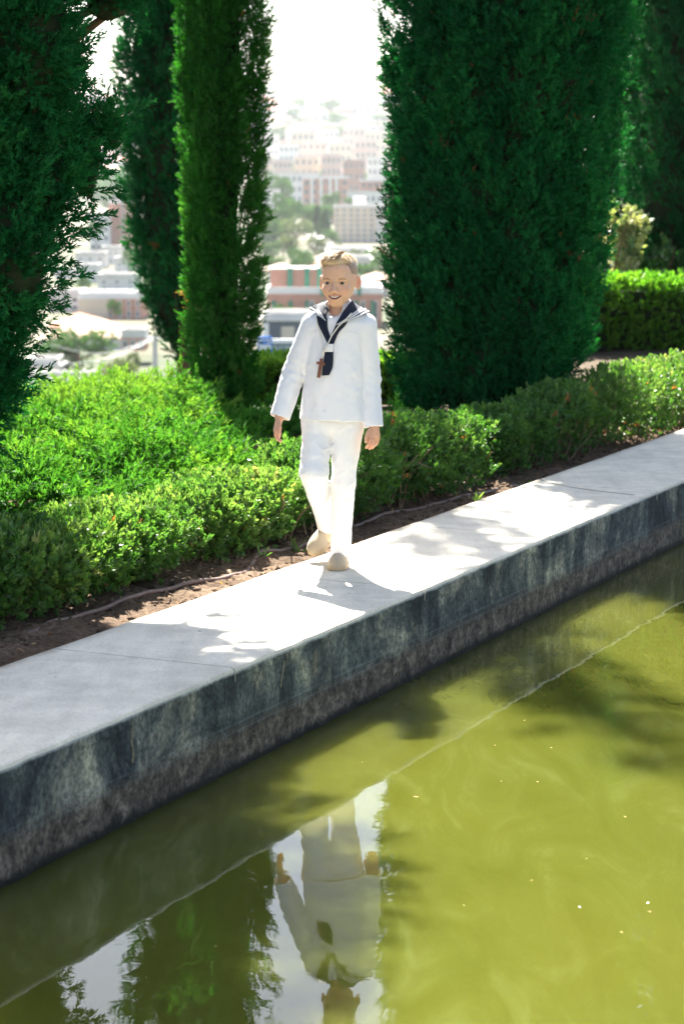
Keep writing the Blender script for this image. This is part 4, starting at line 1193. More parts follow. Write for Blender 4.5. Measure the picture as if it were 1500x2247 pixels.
for i, (k, u, vt, vb, Y) in enumerate([('round', 605, 560, 600, 520), ('round', 655, 548, 606, 545), ('round', 668, 560, 608, 500), ('olive', 622, 520, 570, 640), ('round', 596, 532, 580, 610), ('olive', 650, 478, 545, 720), ('olive', 690, 520, 566, 660),
                                       ('round', 640, 432, 512, 780), ('round', 618, 452, 530, 760), ('round', 668, 445, 505, 800), ('round', 606, 384, 450, 1000), ('round', 628, 396, 450, 960), ('round', 730, 425, 470, 900), ('round', 600, 486, 545, 700),
                                       ('round', 718, 502, 545, 720), ('round', 815, 545, 585, 560), ('round', 808, 575, 625, 450), ('round', 830, 560, 610, 500), ('olive', 780, 548, 575, 610), ('round', 700, 446, 500, 850), ('round', 760, 432, 460, 950)]):
    town_tree(TL[i], k, u, vt, vb, Y, 1.05, group='hazy trees of the middle gap')
town_tree('left of two dark slender cypresses far below in the middle gap', 'cone', 696, 455, 520, 760, 1.5)
town_tree('right of two dark slender cypresses far below in the middle gap', 'cone', 712, 462, 525, 750, 1.4)
for i in range(16):
    u, v = random.uniform(190, 300), random.uniform(395, 440)
    town_tree('hazy tree on the wooded rise in the left gap', 'round', u, v - 18, v + 22, 1300 + (440 - v) * 8, 1.2, group='trees on the wooded rise in the left gap')
for i, (u, v, Y) in enumerate([(190, 640, 420), (160, 655, 390), (290, 575, 500), (300, 590, 470), (245, 690, 320)]):
    town_tree('small green tree among the white houses in the left gap', 'round', u, v - 30, v + 8, Y, 0.9, group='small trees among the white houses')

# street with parked cars in the middle gap
RP = np.array([on_z(u, v, -19.9) for u, v in ((664, 484), (676, 500), (694, 520), (714, 548))])
side = np.array([4.0, 0, 0])
RPs = smooth_path(RP, 16)
V = np.concatenate([RPs - side, RPs + side, RPs - side - [0, 0, .6], RPs + side - [0, 0, .6]]); V[:, 2] += 0.5; n = 16
F = np.array([(i, i + 1, n + i + 1, n + i) for i in range(n - 1)] + [(2 * n + i, 2 * n + i + 1, i + 1, i) for i in range(n - 1)])
tag(np_obj('street', V, F, M['c_road']), kind='structure')
def car_meshes():
    bm = box_bm((0, 0, 0.62), (4.2, 1.75, 0.62), bevel=0.14)
    b2 = box_bm((-0.15, 0, 1.15), (2.2, 1.55, 0.55), bevel=0.16)
    w = bmesh.new(); bmesh.ops.create_cone(w, cap_ends=True, segments=12, radius1=0.33, radius2=0.33, depth=0.22, matrix=Matrix.Rotation(math.pi / 2, 4, 'X'))
    out = []
    for nm, b_ in (('body', bm), ('cabin', b2), ('wheel', w)):
        me = bpy.data.meshes.new(nm); b_.to_mesh(me); b_.free(); out.append(me)
    return out
cb, cc, cw = car_meshes()
cb.materials.append(plain('white_car_paint', (0.75, 0.75, 0.75), 0.3, 0.03, 1, 0.5)); cc.materials.append(M['c_glass']); cw.materials.append(plain('tyre', (0.02, 0.02, 0.02), 0.8))
for i in range(8):
    q = RPs[2 + int(i * 1.5)] + np.array([2.6 if i % 2 else -2.4, 0, 0.52])
    t = thing('parked_car', 'tiny white car parked on the pale street in the middle gap', 'car', tuple(q), 1.2, 'cars parked on the pale street')
    link(bpy.data.objects.new('body', cb), t); link(bpy.data.objects.new('cabin', cc), t)
    for sx in (-1.3, 1.3):
        for sy in (-0.8, 0.8):
            o = link(bpy.data.objects.new('wheel', cw), t); o.location = (sx, sy, 0.33)

# --- houses and trees on the far hillside
HM = []
for k, (wm, rm) in enumerate((('c_white', 'c_flat'), ('c_white', 'c_roof'), ('c_cream', 'c_palero'), ('c_pink', 'c_flat'), ('c_cream', 'c_flat'))):
    bw_ = box_bm((0, 0, 4.0), (14, 11, 8))
    for fz in (2.4, 5.6):
        for fx in (-4.6, 0, 4.6): box_bm((fx, -5.5, fz), (1.6, 0.24, 1.5), bw_, mi=1)
    mw = bpy.data.meshes.new('wall'); bw_.to_mesh(mw); bw_.free(); mw.materials.append(M[wm]); mw.materials.append(M['c_glass'])
    if rm == 'c_flat': br = box_bm((0, 0, 8.25), (14.6, 11.6, 0.5))
    else:
        br = bmesh.new(); v_ = [br.verts.new(p) for p in ((-7.5, -6, 8.0), (7.5, -6, 8.0), (7.5, 6, 8.0), (-7.5, 6, 8.0), (-3, 0, 10.4), (3, 0, 10.4))]
        for f in ((0, 1, 5, 4), (1, 2, 5), (2, 3, 4, 5), (3, 0, 4), (3, 2, 1, 0)): br.faces.new([v_[i] for i in f])
    mr = bpy.data.meshes.new('roof'); br.to_mesh(mr); br.free(); mr.materials.append(M[rm])
    HM.append((mw, mr))
HN = ['white flat roofed', 'white red roofed', 'cream tiled', 'pink flat roofed', 'cream flat roofed']
cnt = 0
for i in range(600):
    Y = random.uniform(1700, 3650)
    u = random.uniform(572, 852) if random.random() < 0.8 else random.uniform(190, 300)
    x = (u - CX) / F_PX * Y
    if vnoise(np.array([x / 90, Y / 160, 2.0]), 17) < -0.25: continue
    k = random.randrange(5)
    t = thing('hillside_house', f'hazy {HN[k]} house on the far hillside', 'house', (x, Y, GZ(x, Y) - 0.6), random.uniform(-0.5, 0.5), f'hazy {HN[k]} houses on the far hillside')
    s_ = random.uniform(0.8, 1.7); t.scale = (s_ * random.uniform(0.8, 1.5), s_, s_ * random.uniform(0.8, 1.4))
    link(bpy.data.objects.new('wall', HM[k][0]), t); link(bpy.data.objects.new('roof', HM[k][1]), t)
    cnt += 1
    if cnt >= 240: break
for i in range(90):
    Y = random.uniform(1500, 3700)
    u = random.uniform(572, 852) if random.random() < 0.8 else random.uniform(190, 300)
    x = (u - CX) / F_PX * Y
    h = random.uniform(9, 17)
    t = thing('broadleaf_tree', 'hazy tree on the far hillside', 'tree', (x, Y, GZ(x, Y) - 0.4), random.uniform(0, 6), 'hazy trees on the far hillside')
    t.scale = (h * 1.5, h * 1.5, h)
    cr, tk = TREES['round', i % 2]
    link(bpy.data.objects.new('crown', cr), t); link(bpy.data.objects.new('trunk', tk), t)

# ------------------------------------------------------------------ the hazy air
HAZE = 0.000085
cS, cT = (gs[0] + gs[-1]) / 2, (gt[0] + gt[-1]) / 2
hb = box_bm(st(cS, cT, 105), (gs[-1] - gs[0] + 40, gt[-1] - gt[0] + 40, 260), rz=math.pi / 2 - TH)
hm = NT('hazy_air')
hm.t.nodes.remove(hm.p)
pv = hm.n('VolumePrincipled'); pv.inputs['Color'].default_value = (0.90, 0.95, 1.0, 1); pv.inputs['Density'].default_value = HAZE; pv.inputs['Anisotropy'].default_value = 0.0
hm.l(pv.outputs['Volume'], hm.out.inputs['Volume'])
haze = bm_obj('haze', hb, hm.m)
tag(haze, kind='stuff')

# ================================================================== the boy
def surface_nets(S, xs, ys, zs):
    """S<0 inside, on a rectilinear grid -> quads"""
    ins = S < 0
    nx, ny, nz = S.shape
    cnt = np.zeros((nx - 1, ny - 1, nz - 1), np.int8)
    for a in (0, 1):
        for b in (0, 1):
            for c in (0, 1):
                cnt += ins[a:nx - 1 + a, b:ny - 1 + b, c:nz - 1 + c]
    act = (cnt > 0) & (cnt < 8)
    I, J, K = np.nonzero(act)
    idx = np.full(act.shape, -1, np.int32); idx[I, J, K] = np.arange(len(I))
    acc = np.zeros((len(I), 3)); num = np.zeros(len(I))
    G = (xs, ys, zs)
    cor = [(a, b, c) for a in (0, 1) for b in (0, 1) for c in (0, 1)]
    val = {k: S[I + k[0], J + k[1], K + k[2]] for k in cor}
    for ca in cor:
        for ax in range(3):
            if ca[ax]: continue
            cb_ = list(ca); cb_[ax] = 1; cb_ = tuple(cb_)
            va, vb = val[ca], val[cb_]
            m = (va < 0) != (vb < 0)
            t = np.where(m, va / np.where(m, va - vb, 1), 0)
            for d, ijk in enumerate((I, J, K)):
                g = G[d]; p0 = g[ijk + ca[d]]
                if d == ax: p0 = p0 + (g[ijk + 1] - g[ijk]) * t
                acc[:, d] += np.where(m, p0, 0)
            num += m
    V = acc / num[:, None]
    Q = []
    for ax in range(3):
        sl0 = [slice(None)] * 3; sl1 = [slice(None)] * 3
        sl0[ax] = slice(0, -1); sl1[ax] = slice(1, None)
        a_, b_ = ins[tuple(sl0)], ins[tuple(sl1)]
        E = np.nonzero(a_ != b_)
        o1, o2 = [d for d in range(3) if d != ax]
        ok = (E[o1] > 0) & (E[o2] > 0) & (E[o1] < S.shape[o1] - 1) & (E[o2] < S.shape[o2] - 1)
        E = [e[ok] for e in E]
        def cell(d1, d2):
            c = [e.copy() for e in E]; c[o1] -= d1; c[o2] -= d2
            return idx[c[0], c[1], c[2]]
        q = np.stack([cell(0, 0), cell(1, 0), cell(1, 1), cell(0, 1)], -1)
        fl = a_[tuple(E)]
        if ax == 1: fl = ~fl
        q[~fl] = q[~fl][:, ::-1]
        Q.append(q)
    return V, np.concatenate(Q)
class Grid:
    def __init__(self, xs, ys, zs):
        self.g = [np.asarray(v, float) for v in (xs, ys, zs)]
        self.S = np.full([len(v) for v in self.g], 1.0, np.float32)
    def region(self, lo, hi):
        s = []
        for d in range(3):
            i = max(0, np.searchsorted(self.g[d], lo[d]) - 1); j = min(len(self.g[d]), np.searchsorted(self.g[d], hi[d]) + 1)
            s.append(slice(i, max(i + 1, j)))
        s = tuple(s)
        P = np.stack(np.meshgrid(self.g[0][s[0]], self.g[1][s[1]], self.g[2][s[2]], indexing='ij'), -1)
        return s, P
    def put(self, f, lo, hi, k=0.0, mode='u'):
        s, P = self.region(np.array(lo) - 0.02 - k, np.array(hi) + 0.02 + k)
        if 0 in P.shape: return
        b = f(P).astype(np.float32); a = self.S[s]
        if mode == 's': b = -b
        if mode == 'u':
            r = np.minimum(a, b)
            if k > 0:
                h = np.maximum(k - np.abs(a - b), 0) / k; r = r - h * h * k * 0.25
        else:
            r = np.maximum(a, b)
            if k > 0:
                h = np.maximum(k - np.abs(a - b), 0) / k; r = r + h * h * k * 0.25
        self.S[s] = r
    def cap(self, a, b, r0, r1, k=0.01, mode='u', cut=None, sq=None):
        a, b = np.array(a, float), np.array(b, float)
        def f(P):
            d = b - a; t = np.clip(((P - a) @ d) / (d @ d), 0, 1)
            q = P - a - t[..., None] * d
            if sq is not None: q = q / np.array(sq)
            r = np.linalg.norm(q, axis=-1) - (r0 + (r1 - r0) * t)
            if cut is not None: r = np.maximum(r, (P - cut[0]) @ cut[1])
            return r
        m = max(r0, r1) * (1 if sq is None else max(sq))
        self.put(f, np.minimum(a, b) - m, np.maximum(a, b) + m, k, mode)
    def ell(self, c, r, k=0.01, mode='u', Rm=None):
        c, r = np.array(c, float), np.array(r, float)
        def f(P):
            q = P - c
            if Rm is not None: q = q @ Rm
            k0 = np.linalg.norm(q / r, axis=-1); k1 = np.linalg.norm(q / (r * r), axis=-1) + 1e-9
            return k0 * (k0 - 1) / k1
        m = r.max()
        self.put(f, c - (r if Rm is None else m), c + (r if Rm is None else m), k, mode)
    def mesh(self):
        return surface_nets(self.S, *self.g)
def axis(*segs):
    out = []
    for a, b, h in segs: out.append(np.arange(a, b, h))
    return np.concatenate(out)

YB = 8.42
def P(u, v, dy=0.0): return at_y(u, v, YB + dy)
BASE = np.array([-0.018, YB, 0.0])
boy = thing('person', 'smiling boy in a white sailor suit with navy neckerchief walking on the walkway', 'person', tuple(BASE))

# ---- head frame
HC = P(743.5, 607.8, -0.01)
PSI = R(12)
HR = np.array([[math.cos(PSI), math.sin(PSI), 0], [-math.sin(PSI), math.cos(PSI), 0], [0, 0, 1.0]])
tilt = R(0.5)
HR = HR @ np.array([[1, 0, 0], [0, math.cos(tilt), -math.sin(tilt)], [0, math.sin(tilt), math.cos(tilt)]])
def Hd(x, y, z): return HC + HR @ np.array([x, y, z])

gx = axis((-0.32, -0.29, 0.006), (-0.29, -0.205, 0.0024), (-0.205, -0.10, 0.006), (-0.10, 0.08, 0.0018), (0.08, 0.165, 0.0024), (0.165, 0.20, 0.006))
gy = axis((YB - 0.30, YB - 0.13, 0.008), (YB - 0.13, YB + 0.01, 0.0018), (YB + 0.01, YB + 0.12, 0.0034), (YB + 0.12, YB + 0.40, 0.009))
gz = axis((0.0, 0.45, 0.010), (0.45, 0.62, 0.0024), (0.62, 0.98, 0.010), (0.98, 1.26, 0.0018))
B = Grid(gx, gy, gz)
# trunk and limbs (mostly under the clothes)
B.cap(P(740, 735, 0.025), P(735, 900, 0.015), 0.050, 0.052, 0.03)
B.cap(P(692, 722, 0.015), P(793, 722, 0.01), 0.028, 0.028, 0.02)
B.cap(P(686, 716, 0.01), P(646, 812, 0.02), 0.030, 0.024, 0.02)
B.cap(P(646, 812, 0.02), P(613, 916, -0.03), 0.024, 0.0175, 0.01)
B.cap(P(802, 716, -0.01), P(814, 830, 0.0), 0.030, 0.024, 0.02)
B.cap(P(814, 830, 0.0), P(820, 940, -0.04), 0.024, 0.0175, 0.01)
HIPL, KNL, ANL = P(703, 945, 0.0), P(690, 1042, -0.07), P(716, 1168, 0.20)
HIPR, KNR, ANR = P(756, 945, 0.0), P(754, 1060, -0.01), P(747, 1212, 0.045)
for h_, kn, an in ((HIPL, KNL, ANL), (HIPR, KNR, ANR)):
    B.cap(h_, kn, 0.040, 0.030, 0.015); B.cap(kn, an, 0.033, 0.021, 0.015)
    B.cap(an, an + np.array([0, -0.03, -0.02]), 0.022, 0.02, 0.01)
# neck
B.cap(Hd(0, 0.020, -0.05), P(739, 720, 0.018), 0.0365, 0.0385, 0.012)
# skull and face
B.ell(Hd(0, 0.012, 0.021), (0.0665, 0.085, 0.069), 0.02, Rm=HR)
B.ell(Hd(0, 0.004, -0.016), (0.0640, 0.072, 0.052), 0.020, Rm=HR)
B.ell(Hd(0, -0.022, -0.034), (0.0510, 0.060, 0.064), 0.026, Rm=HR)
B.ell(Hd(0, -0.056, -0.086), (0.021, 0.024, 0.019), 0.032, Rm=HR)
for s in (-1, 1):
    B.ell(Hd(s * 0.033, -0.061, -0.048), (0.019, 0.017, 0.018), 0.022, Rm=HR)
    B.cap(Hd(s * 0.041, 0.004, -0.056), Hd(s * 0.013, -0.050, -0.092), 0.009, 0.012, 0.020)
B.ell(Hd(0, -0.066, 0.026), (0.046, 0.019, 0.028), 0.03, Rm=HR)
B.cap(Hd(-0.042, -0.070, -0.003), Hd(0.042, -0.070, -0.003), 0.0085, 0.0085, 0.016)
# eye sockets, lids, slits
for s in (-1, 1):
    B.ell(Hd(s * 0.0285, -0.089, -0.0185), (0.0170, 0.0125, 0.0095), 0.012, 's', HR)
    B.ell(Hd(s * 0.0285, -0.0660, -0.0185), (0.0138, 0.0130, 0.0120), 0.004, Rm=HR)
    B.ell(Hd(s * 0.0285, -0.0810, -0.0190), (0.0122, 0.0100, 0.0031), 0.002, 's', HR)
# nose
B.cap(Hd(0, -0.076, -0.012), Hd(0, -0.0935, -0.046), 0.0065, 0.0085, 0.010)
B.ell(Hd(0, -0.0945, -0.0485), (0.0095, 0.0085, 0.0075), 0.006, Rm=HR)
for s in (-1, 1):
    B.ell(Hd(s * 0.0105, -0.0855, -0.0515), (0.0065, 0.0075, 0.0060), 0.006, Rm=HR)
    B.ell(Hd(s * 0.0055, -0.0905, -0.0575), (0.0030, 0.0040, 0.0025), 0.002, 's', HR)
# mouth: lips, then the open smile between them
mx = np.linspace(-1, 1, 9)
def lip(z0, bow, y0):
    return [Hd(x * 0.0255, y0 + 0.0125 * x * x, z0 + bow * x * x) for x in mx]
up_, lo_ = lip(-0.0700, 0.0035, -0.0825), lip(-0.0806, 0.0130, -0.0820)
for i in range(8):
    w_ = 1 - 0.55 * abs((mx[i] + mx[i + 1]) / 2) ** 2
    B.cap(up_[i], up_[i + 1], 0.0036 * w_, 0.0036 * w_, 0.006)
    B.cap(lo_[i], lo_[i + 1], 0.0048 * w_, 0.0048 * w_, 0.006)
op = [Hd(x * 0.0245, -0.0880 + 0.0135 * x * x, -0.0750 + 0.0085 * x * x) for x in mx]
for i in range(8):
    w_ = 1 - 0.70 * abs((mx[i] + mx[i + 1]) / 2) ** 2
    B.cap(op[i], op[i + 1] , 0.0050 * w_, 0.0050 * w_, 0.0015, 's')
# ears
for s in (-1, 1):
    ea = -s * 0.40
    er = np.array([[math.cos(ea), -math.sin(ea), 0], [math.sin(ea), math.cos(ea), 0], [0, 0, 1.0]])
    Re = HR @ er
    ec = Hd(s * 0.0735, 0.014, -0.020); eo = Re[:, 0] * s; eb = Re[:, 1]
    B.ell(ec, (0.0058, 0.0150, 0.0265), 0.006, Rm=Re)
    B.ell(ec - eb * 0.006 + np.array([0, 0, -0.015]), (0.0055, 0.0085, 0.0125), 0.006, Rm=Re)
    B.ell(ec + eo * 0.0060 - eb * 0.002 + np.array([0, 0, 0.001]), (0.0052, 0.0090, 0.0165), 0.002, 's', Re)
    B.cap(ec + eo * 0.0035 - eb * 0.001 + np.array([0, 0, 0.012]), ec + eo * 0.0035 + eb * 0.004 + np.array([0, 0, -0.010]), 0.0018, 0.0018, 0.003)
# hands
def finger(pts, r0, r1):
    n = len(pts) - 1
    for i in range(n):
        B.cap(pts[i], pts[i + 1], r0 + (r1 - r0) * i / n, r0 + (r1 - r0) * (i + 1) / n, 0.002)
# his right hand (left in the picture), seen edge on, fingers curling inwards
B.cap(P(612.5, 918, -0.03), P(607.5, 944, -0.034), 0.0165, 0.0175, 0.008, sq=(0.80, 1.35, 1.0))
for k, dy in enumerate((-0.056, -0.041, -0.026, -0.012)):
    o = (0, -1.5, -0.5, 1.5)[k]; l_ = (0.96, 1.0, 0.97, 0.86)[k]
    finger([P(606.5, 944, dy), P(604.5 + 0.4 * k, 944 + 11 * l_, dy), P(608 + 0.6 * k, 944 + 20 * l_ + o, dy - 0.002), P(616 - 0.5 * k, 944 + 25.5 * l_ + o, dy - 0.004)], 0.0072, 0.0058)
finger([P(611, 925, -0.05), P(613.5, 938, -0.068), P(613, 951, -0.074), P(612.5, 958, -0.072)], 0.0082, 0.0062)
# his left hand (right in the picture), back of the hand half towards the camera
B.cap(P(820, 938, -0.045), P(821.5, 955, -0.05), 0.0165, 0.0185, 0.008, sq=(1.15, 0.75, 1.0))
for k, u_ in enumerate((812.0, 818.5, 824.5, 829.5)):
    l_ = (0.92, 1.0, 0.95, 0.80)[k]
    dy = -0.060 + 0.009 * k
    finger([P(u_, 953, dy), P(u_ - 0.5, 953 + 13 * l_, dy - 0.008), P(u_ - 3.0, 953 + 24 * l_, dy - 0.010), P(u_ - 8.5, 953 + 31 * l_, dy - 0.006)], 0.0074, 0.0058)
finger([P(813, 942, -0.055), P(806.5, 950, -0.068), P(803, 961, -0.074), P(802.5, 969, -0.074)], 0.0082, 0.0062)
V, F = B.mesh()
L = (V - HC) @ HR                                           # head coordinates
def gau(c, r): return np.exp(-(((L - np.array(c)) / np.array(r)) ** 2).sum(1))
skin = np.tile(np.array([0.68, 0.41, 0.265]), (len(V), 1))
face = L[:, 2] > -0.125
def tintc(w, col):
    global skin
    w = np.clip(w, 0, 1)[:, None]; skin = skin * (1 - w) + np.array(col) * w
for s in (-1, 1):
    tintc(0.45 * gau((s * 0.036, -0.07, -0.045), (0.02, 0.03, 0.018)), (0.70, 0.33, 0.21))
    x = (L[:, 0] * s - 0.031) / 0.016
    tintc(0.75 * np.exp(-x ** 6) * np.exp(-((L[:, 2] + 0.0030 + 0.0035 * x * x) / 0.0028) ** 2) * (L[:, 1] < -0.05), (0.19, 0.105, 0.05))
    x = (L[:, 0] * s - 0.0285) / 0.0125
    tintc(0.85 * np.exp(-x ** 6) * np.exp(-((L[:, 2] + 0.0146 + 0.0022 * x * x) / 0.0012) ** 2) * (L[:, 1] < -0.06), (0.12, 0.06, 0.03))
    tintc(0.55 * gau((s * 0.076, 0.012, -0.02), (0.012, 0.02, 0.03)), (0.70, 0.22, 0.14))  # ears reddened in the skin colour for the light behind them
xm = L[:, 0] / 0.0255
lipw = np.exp(-xm ** 8) * (L[:, 1] < -0.06) * (np.exp(-((L[:, 2] - (-0.0700 + 0.0035 * xm ** 2)) / 0.0030) ** 2) + np.exp(-((L[:, 2] - (-0.0808 + 0.0130 * xm ** 2)) / 0.0042) ** 2))
tintc(0.60 * lipw, (0.56, 0.22, 0.17))
inner_m = (np.abs(L[:, 0]) < 0.0235) & (L[:, 1] > -0.0855 + 0.0135 * xm ** 2) & (L[:, 1] < -0.05) & (np.abs(L[:, 2] - (-0.0752 + 0.0085 * xm ** 2)) < 0.0044)
tintc(0.9 * inner_m, (0.09, 0.018, 0.016))
tintc(0.5 * ((V[:, 2] < 0.66) & (V[:, 2] > 0.4)), (0.66, 0.34, 0.22))
def skin_mat():
    t = NT('skin')
    a = t.n('Attribute', attribute_name='skin_tone')
    nz = t.noise(60, 4, 0.6, t.obj())
    r = t.ramp(nz.outputs['Fac'], [(0.3, (0.93, 0.91, 0.90)), (0.7, (1.05, 1.05, 1.05))])
    m = t.mix(1.0, a.outputs['Color'], r.outputs['Color'], 'MULTIPLY')
    t.l(m.outputs['Color'], t.p.inputs['Base Color'])
    t.set(Roughness=0.52, Specular_IOR_Level=0.35, Subsurface_Weight=0.25, Subsurface_Scale=0.012)
    t.p.inputs['Subsurface Radius'].default_value = (1.0, 0.35, 0.2)
    t.bump(nz.outputs['Fac'], 0.08, 0.002)
    return t.m
M['skin'] = skin_mat()
body = np_obj('body', V - BASE, F, M['skin'], boy, smooth=True, attrs={'skin_tone': skin})
def relax(o, it=2, f=0.4):
    m = o.modifiers.new('relax', 'SMOOTH'); m.iterations = it; m.factor = f
relax(body, 1, 0.35)
# eyes and teeth
def eyeball(s):
    bm = bmesh.new(); gz_ = Vector((-0.20, -1, -0.02)).normalized()
    bmesh.ops.create_uvsphere(bm, u_segments=32, v_segments=48, radius=0.0122, matrix=gz_.to_track_quat('Z', 'Y').to_matrix().to_4x4())
    for f in bm.faces:
        an = f.calc_center_median().normalized().angle(gz_)
        f.material_index = 2 if an < 0.24 else (1 if an < 0.56 else 0)
        f.smooth = True
    o = bm_obj('eye', bm, [M['sclera'], M['iris'], M['pupil']], body)
    o.location = Hd(s * 0.0285, -0.0668, -0.0190) - BASE
    return o
M['sclera'] = plain('eye_white', (0.46, 0.42, 0.38), 0.25, 0.04, 200, 0.5)
M['iris'] = plain('brown_iris', (0.07, 0.045, 0.025), 0.2, 0.3, 900, 0.5)
M['pupil'] = plain('pupil', (0.006, 0.006, 0.006), 0.15, 0.1, 100, 0.5)
eyeball(-1); eyeball(1)
M['tooth'] = plain('tooth_enamel', (0.80, 0.74, 0.64), 0.3, 0.04, 300, 0.5)
for x, w_, h_ in ((-0.0048, 0.0074, 0.0058), (0.0043, 0.0068, 0.0056), (-0.0122, 0.0056, 0.0042), (0.0118, 0.0056, 0.0042)):
    bm = box_bm((0, 0, 0), (w_, 0.003, h_), bevel=0.0009)
    o = bm_obj('tooth', bm, M['tooth'], body)
    o.location = Hd(x, -0.0838 + 0.0135 * (x / 0.0245) ** 2, -0.0722 + 0.0085 * (x / 0.0245) ** 2) - BASE
    o.rotation_euler = (0, 0, -PSI + x * 25)

# ---- hair: cropped sides, longer swept top
hx = np.arange(-0.105, 0.10, 0.0018) + HC[0]; hy = np.arange(-0.12, 0.13, 0.002) + HC[1]; hz = np.arange(-0.085, 0.125, 0.0018) + HC[2]
Hh = Grid(hx, hy, hz)
Hh.ell(Hd(0, 0.013, 0.0225), (0.0688, 0.0880, 0.0715), 0.0, Rm=HR)
Hh.ell(Hd(-0.004, -0.018, 0.066), (0.052, 0.060, 0.0265), 0.02, Rm=HR)
Hh.ell(Hd(-0.014, -0.060, 0.057), (0.044, 0.024, 0.019), 0.016, Rm=HR)
s_, PP = Hh.region((-9, -9, -9), (9, 9, 999))
Lh = (PP - HC) @ HR
zl = np.interp(Lh[..., 1], [-0.12, -0.066, -0.050, -0.040, -0.028, -0.012, 0.024, 0.034, 0.06, 0.11], [0.037, 0.037, 0.034, 0.024, -0.012, 0.004, 0.010, -0.030, -0.050, -0.060])
zl = zl + 0.007 * vnoise(np.stack([Lh[..., 0] * 95, 0 * Lh[..., 0], 0 * Lh[..., 0]], -1), 17) * (Lh[..., 1] < -0.045) + 0.0035 * vnoise(PP * 170, 7) + 0.004 * vnoise(PP * 70, 8) + 0.05 * np.clip(Lh[..., 0] - 0.02, 0, 1) * (Lh[..., 1] < -0.04)
Hh.S = np.maximum(Hh.S, (zl - Lh[..., 2]) * 0.8).astype(np.float32)
Hh.S += (0.0012 * vnoise(np.stack([Lh[..., 0] * 420, Lh[..., 1] * 120, Lh[..., 2] * 200], -1), 9)).astype(np.float32)
Vh, Fh = Hh.mesh()
Lq = (Vh - HC) @ HR
topness = np.clip((Lq[:, 2] - 0.043 - 0.25 * np.clip(Lq[:, 0] - 0.02, 0, 1)) / 0.012, 0, 1)
side = np.clip(0.30 - 3.0 * (0.045 - Lq[:, 2]), 0.0, 0.30)
th_ = np.clip(side + (0.66 - 0.20 * np.clip((0.056 - Lq[:, 2]) / 0.012, 0, 1) * (Lq[:, 1] < -0.05) - side) * topness + 0.06 * vnoise(Vh * 260, 3), 0, 1)
# strands over the top
ns = 2600
x0 = rng.uniform(-0.052, 0.050, ns); y0 = rng.uniform(-0.082, 0.075, ns)
Vs, Fs, Ts = [Vh], [Fh], [th_]
off = len(Vh)
bvh_h = BVHTree.FromPolygons([tuple(v) for v in Vh], [tuple(f) for f in Fh])
SV, SF, ST = [], [], []
UPL = HR @ np.array([0, 0, 1.0])
for i in range(ns):
    hit = bvh_h.ray_cast(Vector(Hd(x0[i], y0[i], 0.2)), Vector(-UPL))
    if hit[0] is None: continue
    hp = np.array(hit[0]); lz = (hp - HC) @ HR
    if lz[2] < 0.048: continue
    part = 0.026 + 0.10 * (y0[i] + 0.03)
    if x0[i] < part: dl = np.array([-0.80, -0.45 - 3.0 * max(0, -0.02 - y0[i]), 0.0])
    else: dl = np.array([0.75, -0.15, 0.0])
    dl = dl + rng.normal(size=3) * np.array([0.16, 0.16, 0.05]) + 0.25 * vnoise(np.array([x0[i] * 60, y0[i] * 60, 0.0]), 5)
    d = HR @ (dl / np.linalg.norm(dl))
    Ln = rng.uniform(0.022, 0.040) * (1.0 if x0[i] < part else 0.5); wd = rng.uniform(0.0005, 0.0011)
    pts = []
    for q in (0, 0.3, 0.6, 0.85, 1.0):
        g0 = hp + d * Ln * q
        h2 = bvh_h.ray_cast(Vector(g0 + UPL * 0.08), Vector(-UPL))
        zt = np.array(h2[0]) if h2[0] is not None else None
        lift = 0.0012 + (0.0030 + 0.006 * (y0[i] < -0.03)) * math.sin(q * math.pi * 0.8) * rng.random()
        if zt is None or (g0 - zt) @ UPL > 0.012: g1 = g0 - UPL * (0.010 * q * q)
        else: g1 = zt
        pts.append(g1 + UPL * lift)
    sd = np.cross(d, UPL); sd /= np.linalg.norm(sd) + 1e-9
    k = len(SV)
    for q, pt in zip((0.5, 1, 0.9, 0.6, 0.08), pts): SV += [pt - sd * wd * q, pt + sd * wd * q]
    for q in range(4): SF.append((k + 2 * q, k + 2 * q + 1, k + 2 * q + 3, k + 2 * q + 2))
    ST += [np.clip(0.66 + 0.20 * rng.normal(), 0.3, 1)] * 10
for i in range(150):                                        # ragged fringe over the forehead
    xf = rng.uniform(-0.050, 0.030)
    p0 = Hd(xf, -0.074 + 0.012 * (xf / 0.05) ** 2 - 0.002, 0.050 + rng.normal() * 0.004)
    dl = HR @ np.array([-0.45 + 0.3 * rng.normal(), -0.10, -1.0]); dl /= np.linalg.norm(dl)
    Ln = rng.uniform(0.008, 0.019); sd = HR @ np.array([1.0, 0, 0]); wd = rng.uniform(0.0006, 0.0013)
    k = len(SV)
    for q in (0, 0.35, 0.7, 1.0):
        pt = p0 + dl * Ln * q - (HR @ np.array([0, 1.0, 0])) * (0.007 * math.sin(q * 2.2))
        SV += [pt - sd * wd * (1.05 - q), pt + sd * wd * (1.05 - q)]
    for q in range(3): SF.append((k + 2 * q, k + 2 * q + 1, k + 2 * q + 3, k + 2 * q + 2))
    ST += [np.clip(0.60 + 0.18 * rng.normal(), 0.3, 1)] * 8
Vs.append(np.array(SV)); Fs.append(np.array(SF) + off); Ts.append(np.array(ST))
def hair_mat():
    t = NT('blond_hair')
    a = t.n('Attribute', attribute_name='tint')
    r = t.ramp(a.outputs['Fac'], [(0.0, (0.44, 0.275, 0.18)), (0.3, (0.25, 0.165, 0.105)), (0.65, (0.60, 0.43, 0.24)), (1.0, (0.85, 0.70, 0.47))])  # upper blond tones lightened to carry the sun on top of the hair
    t.l(r.outputs['Color'], t.p.inputs['Base Color']); t.set(Roughness=0.45, Specular_IOR_Level=0.5)
    return t.m
M['hair'] = hair_mat()
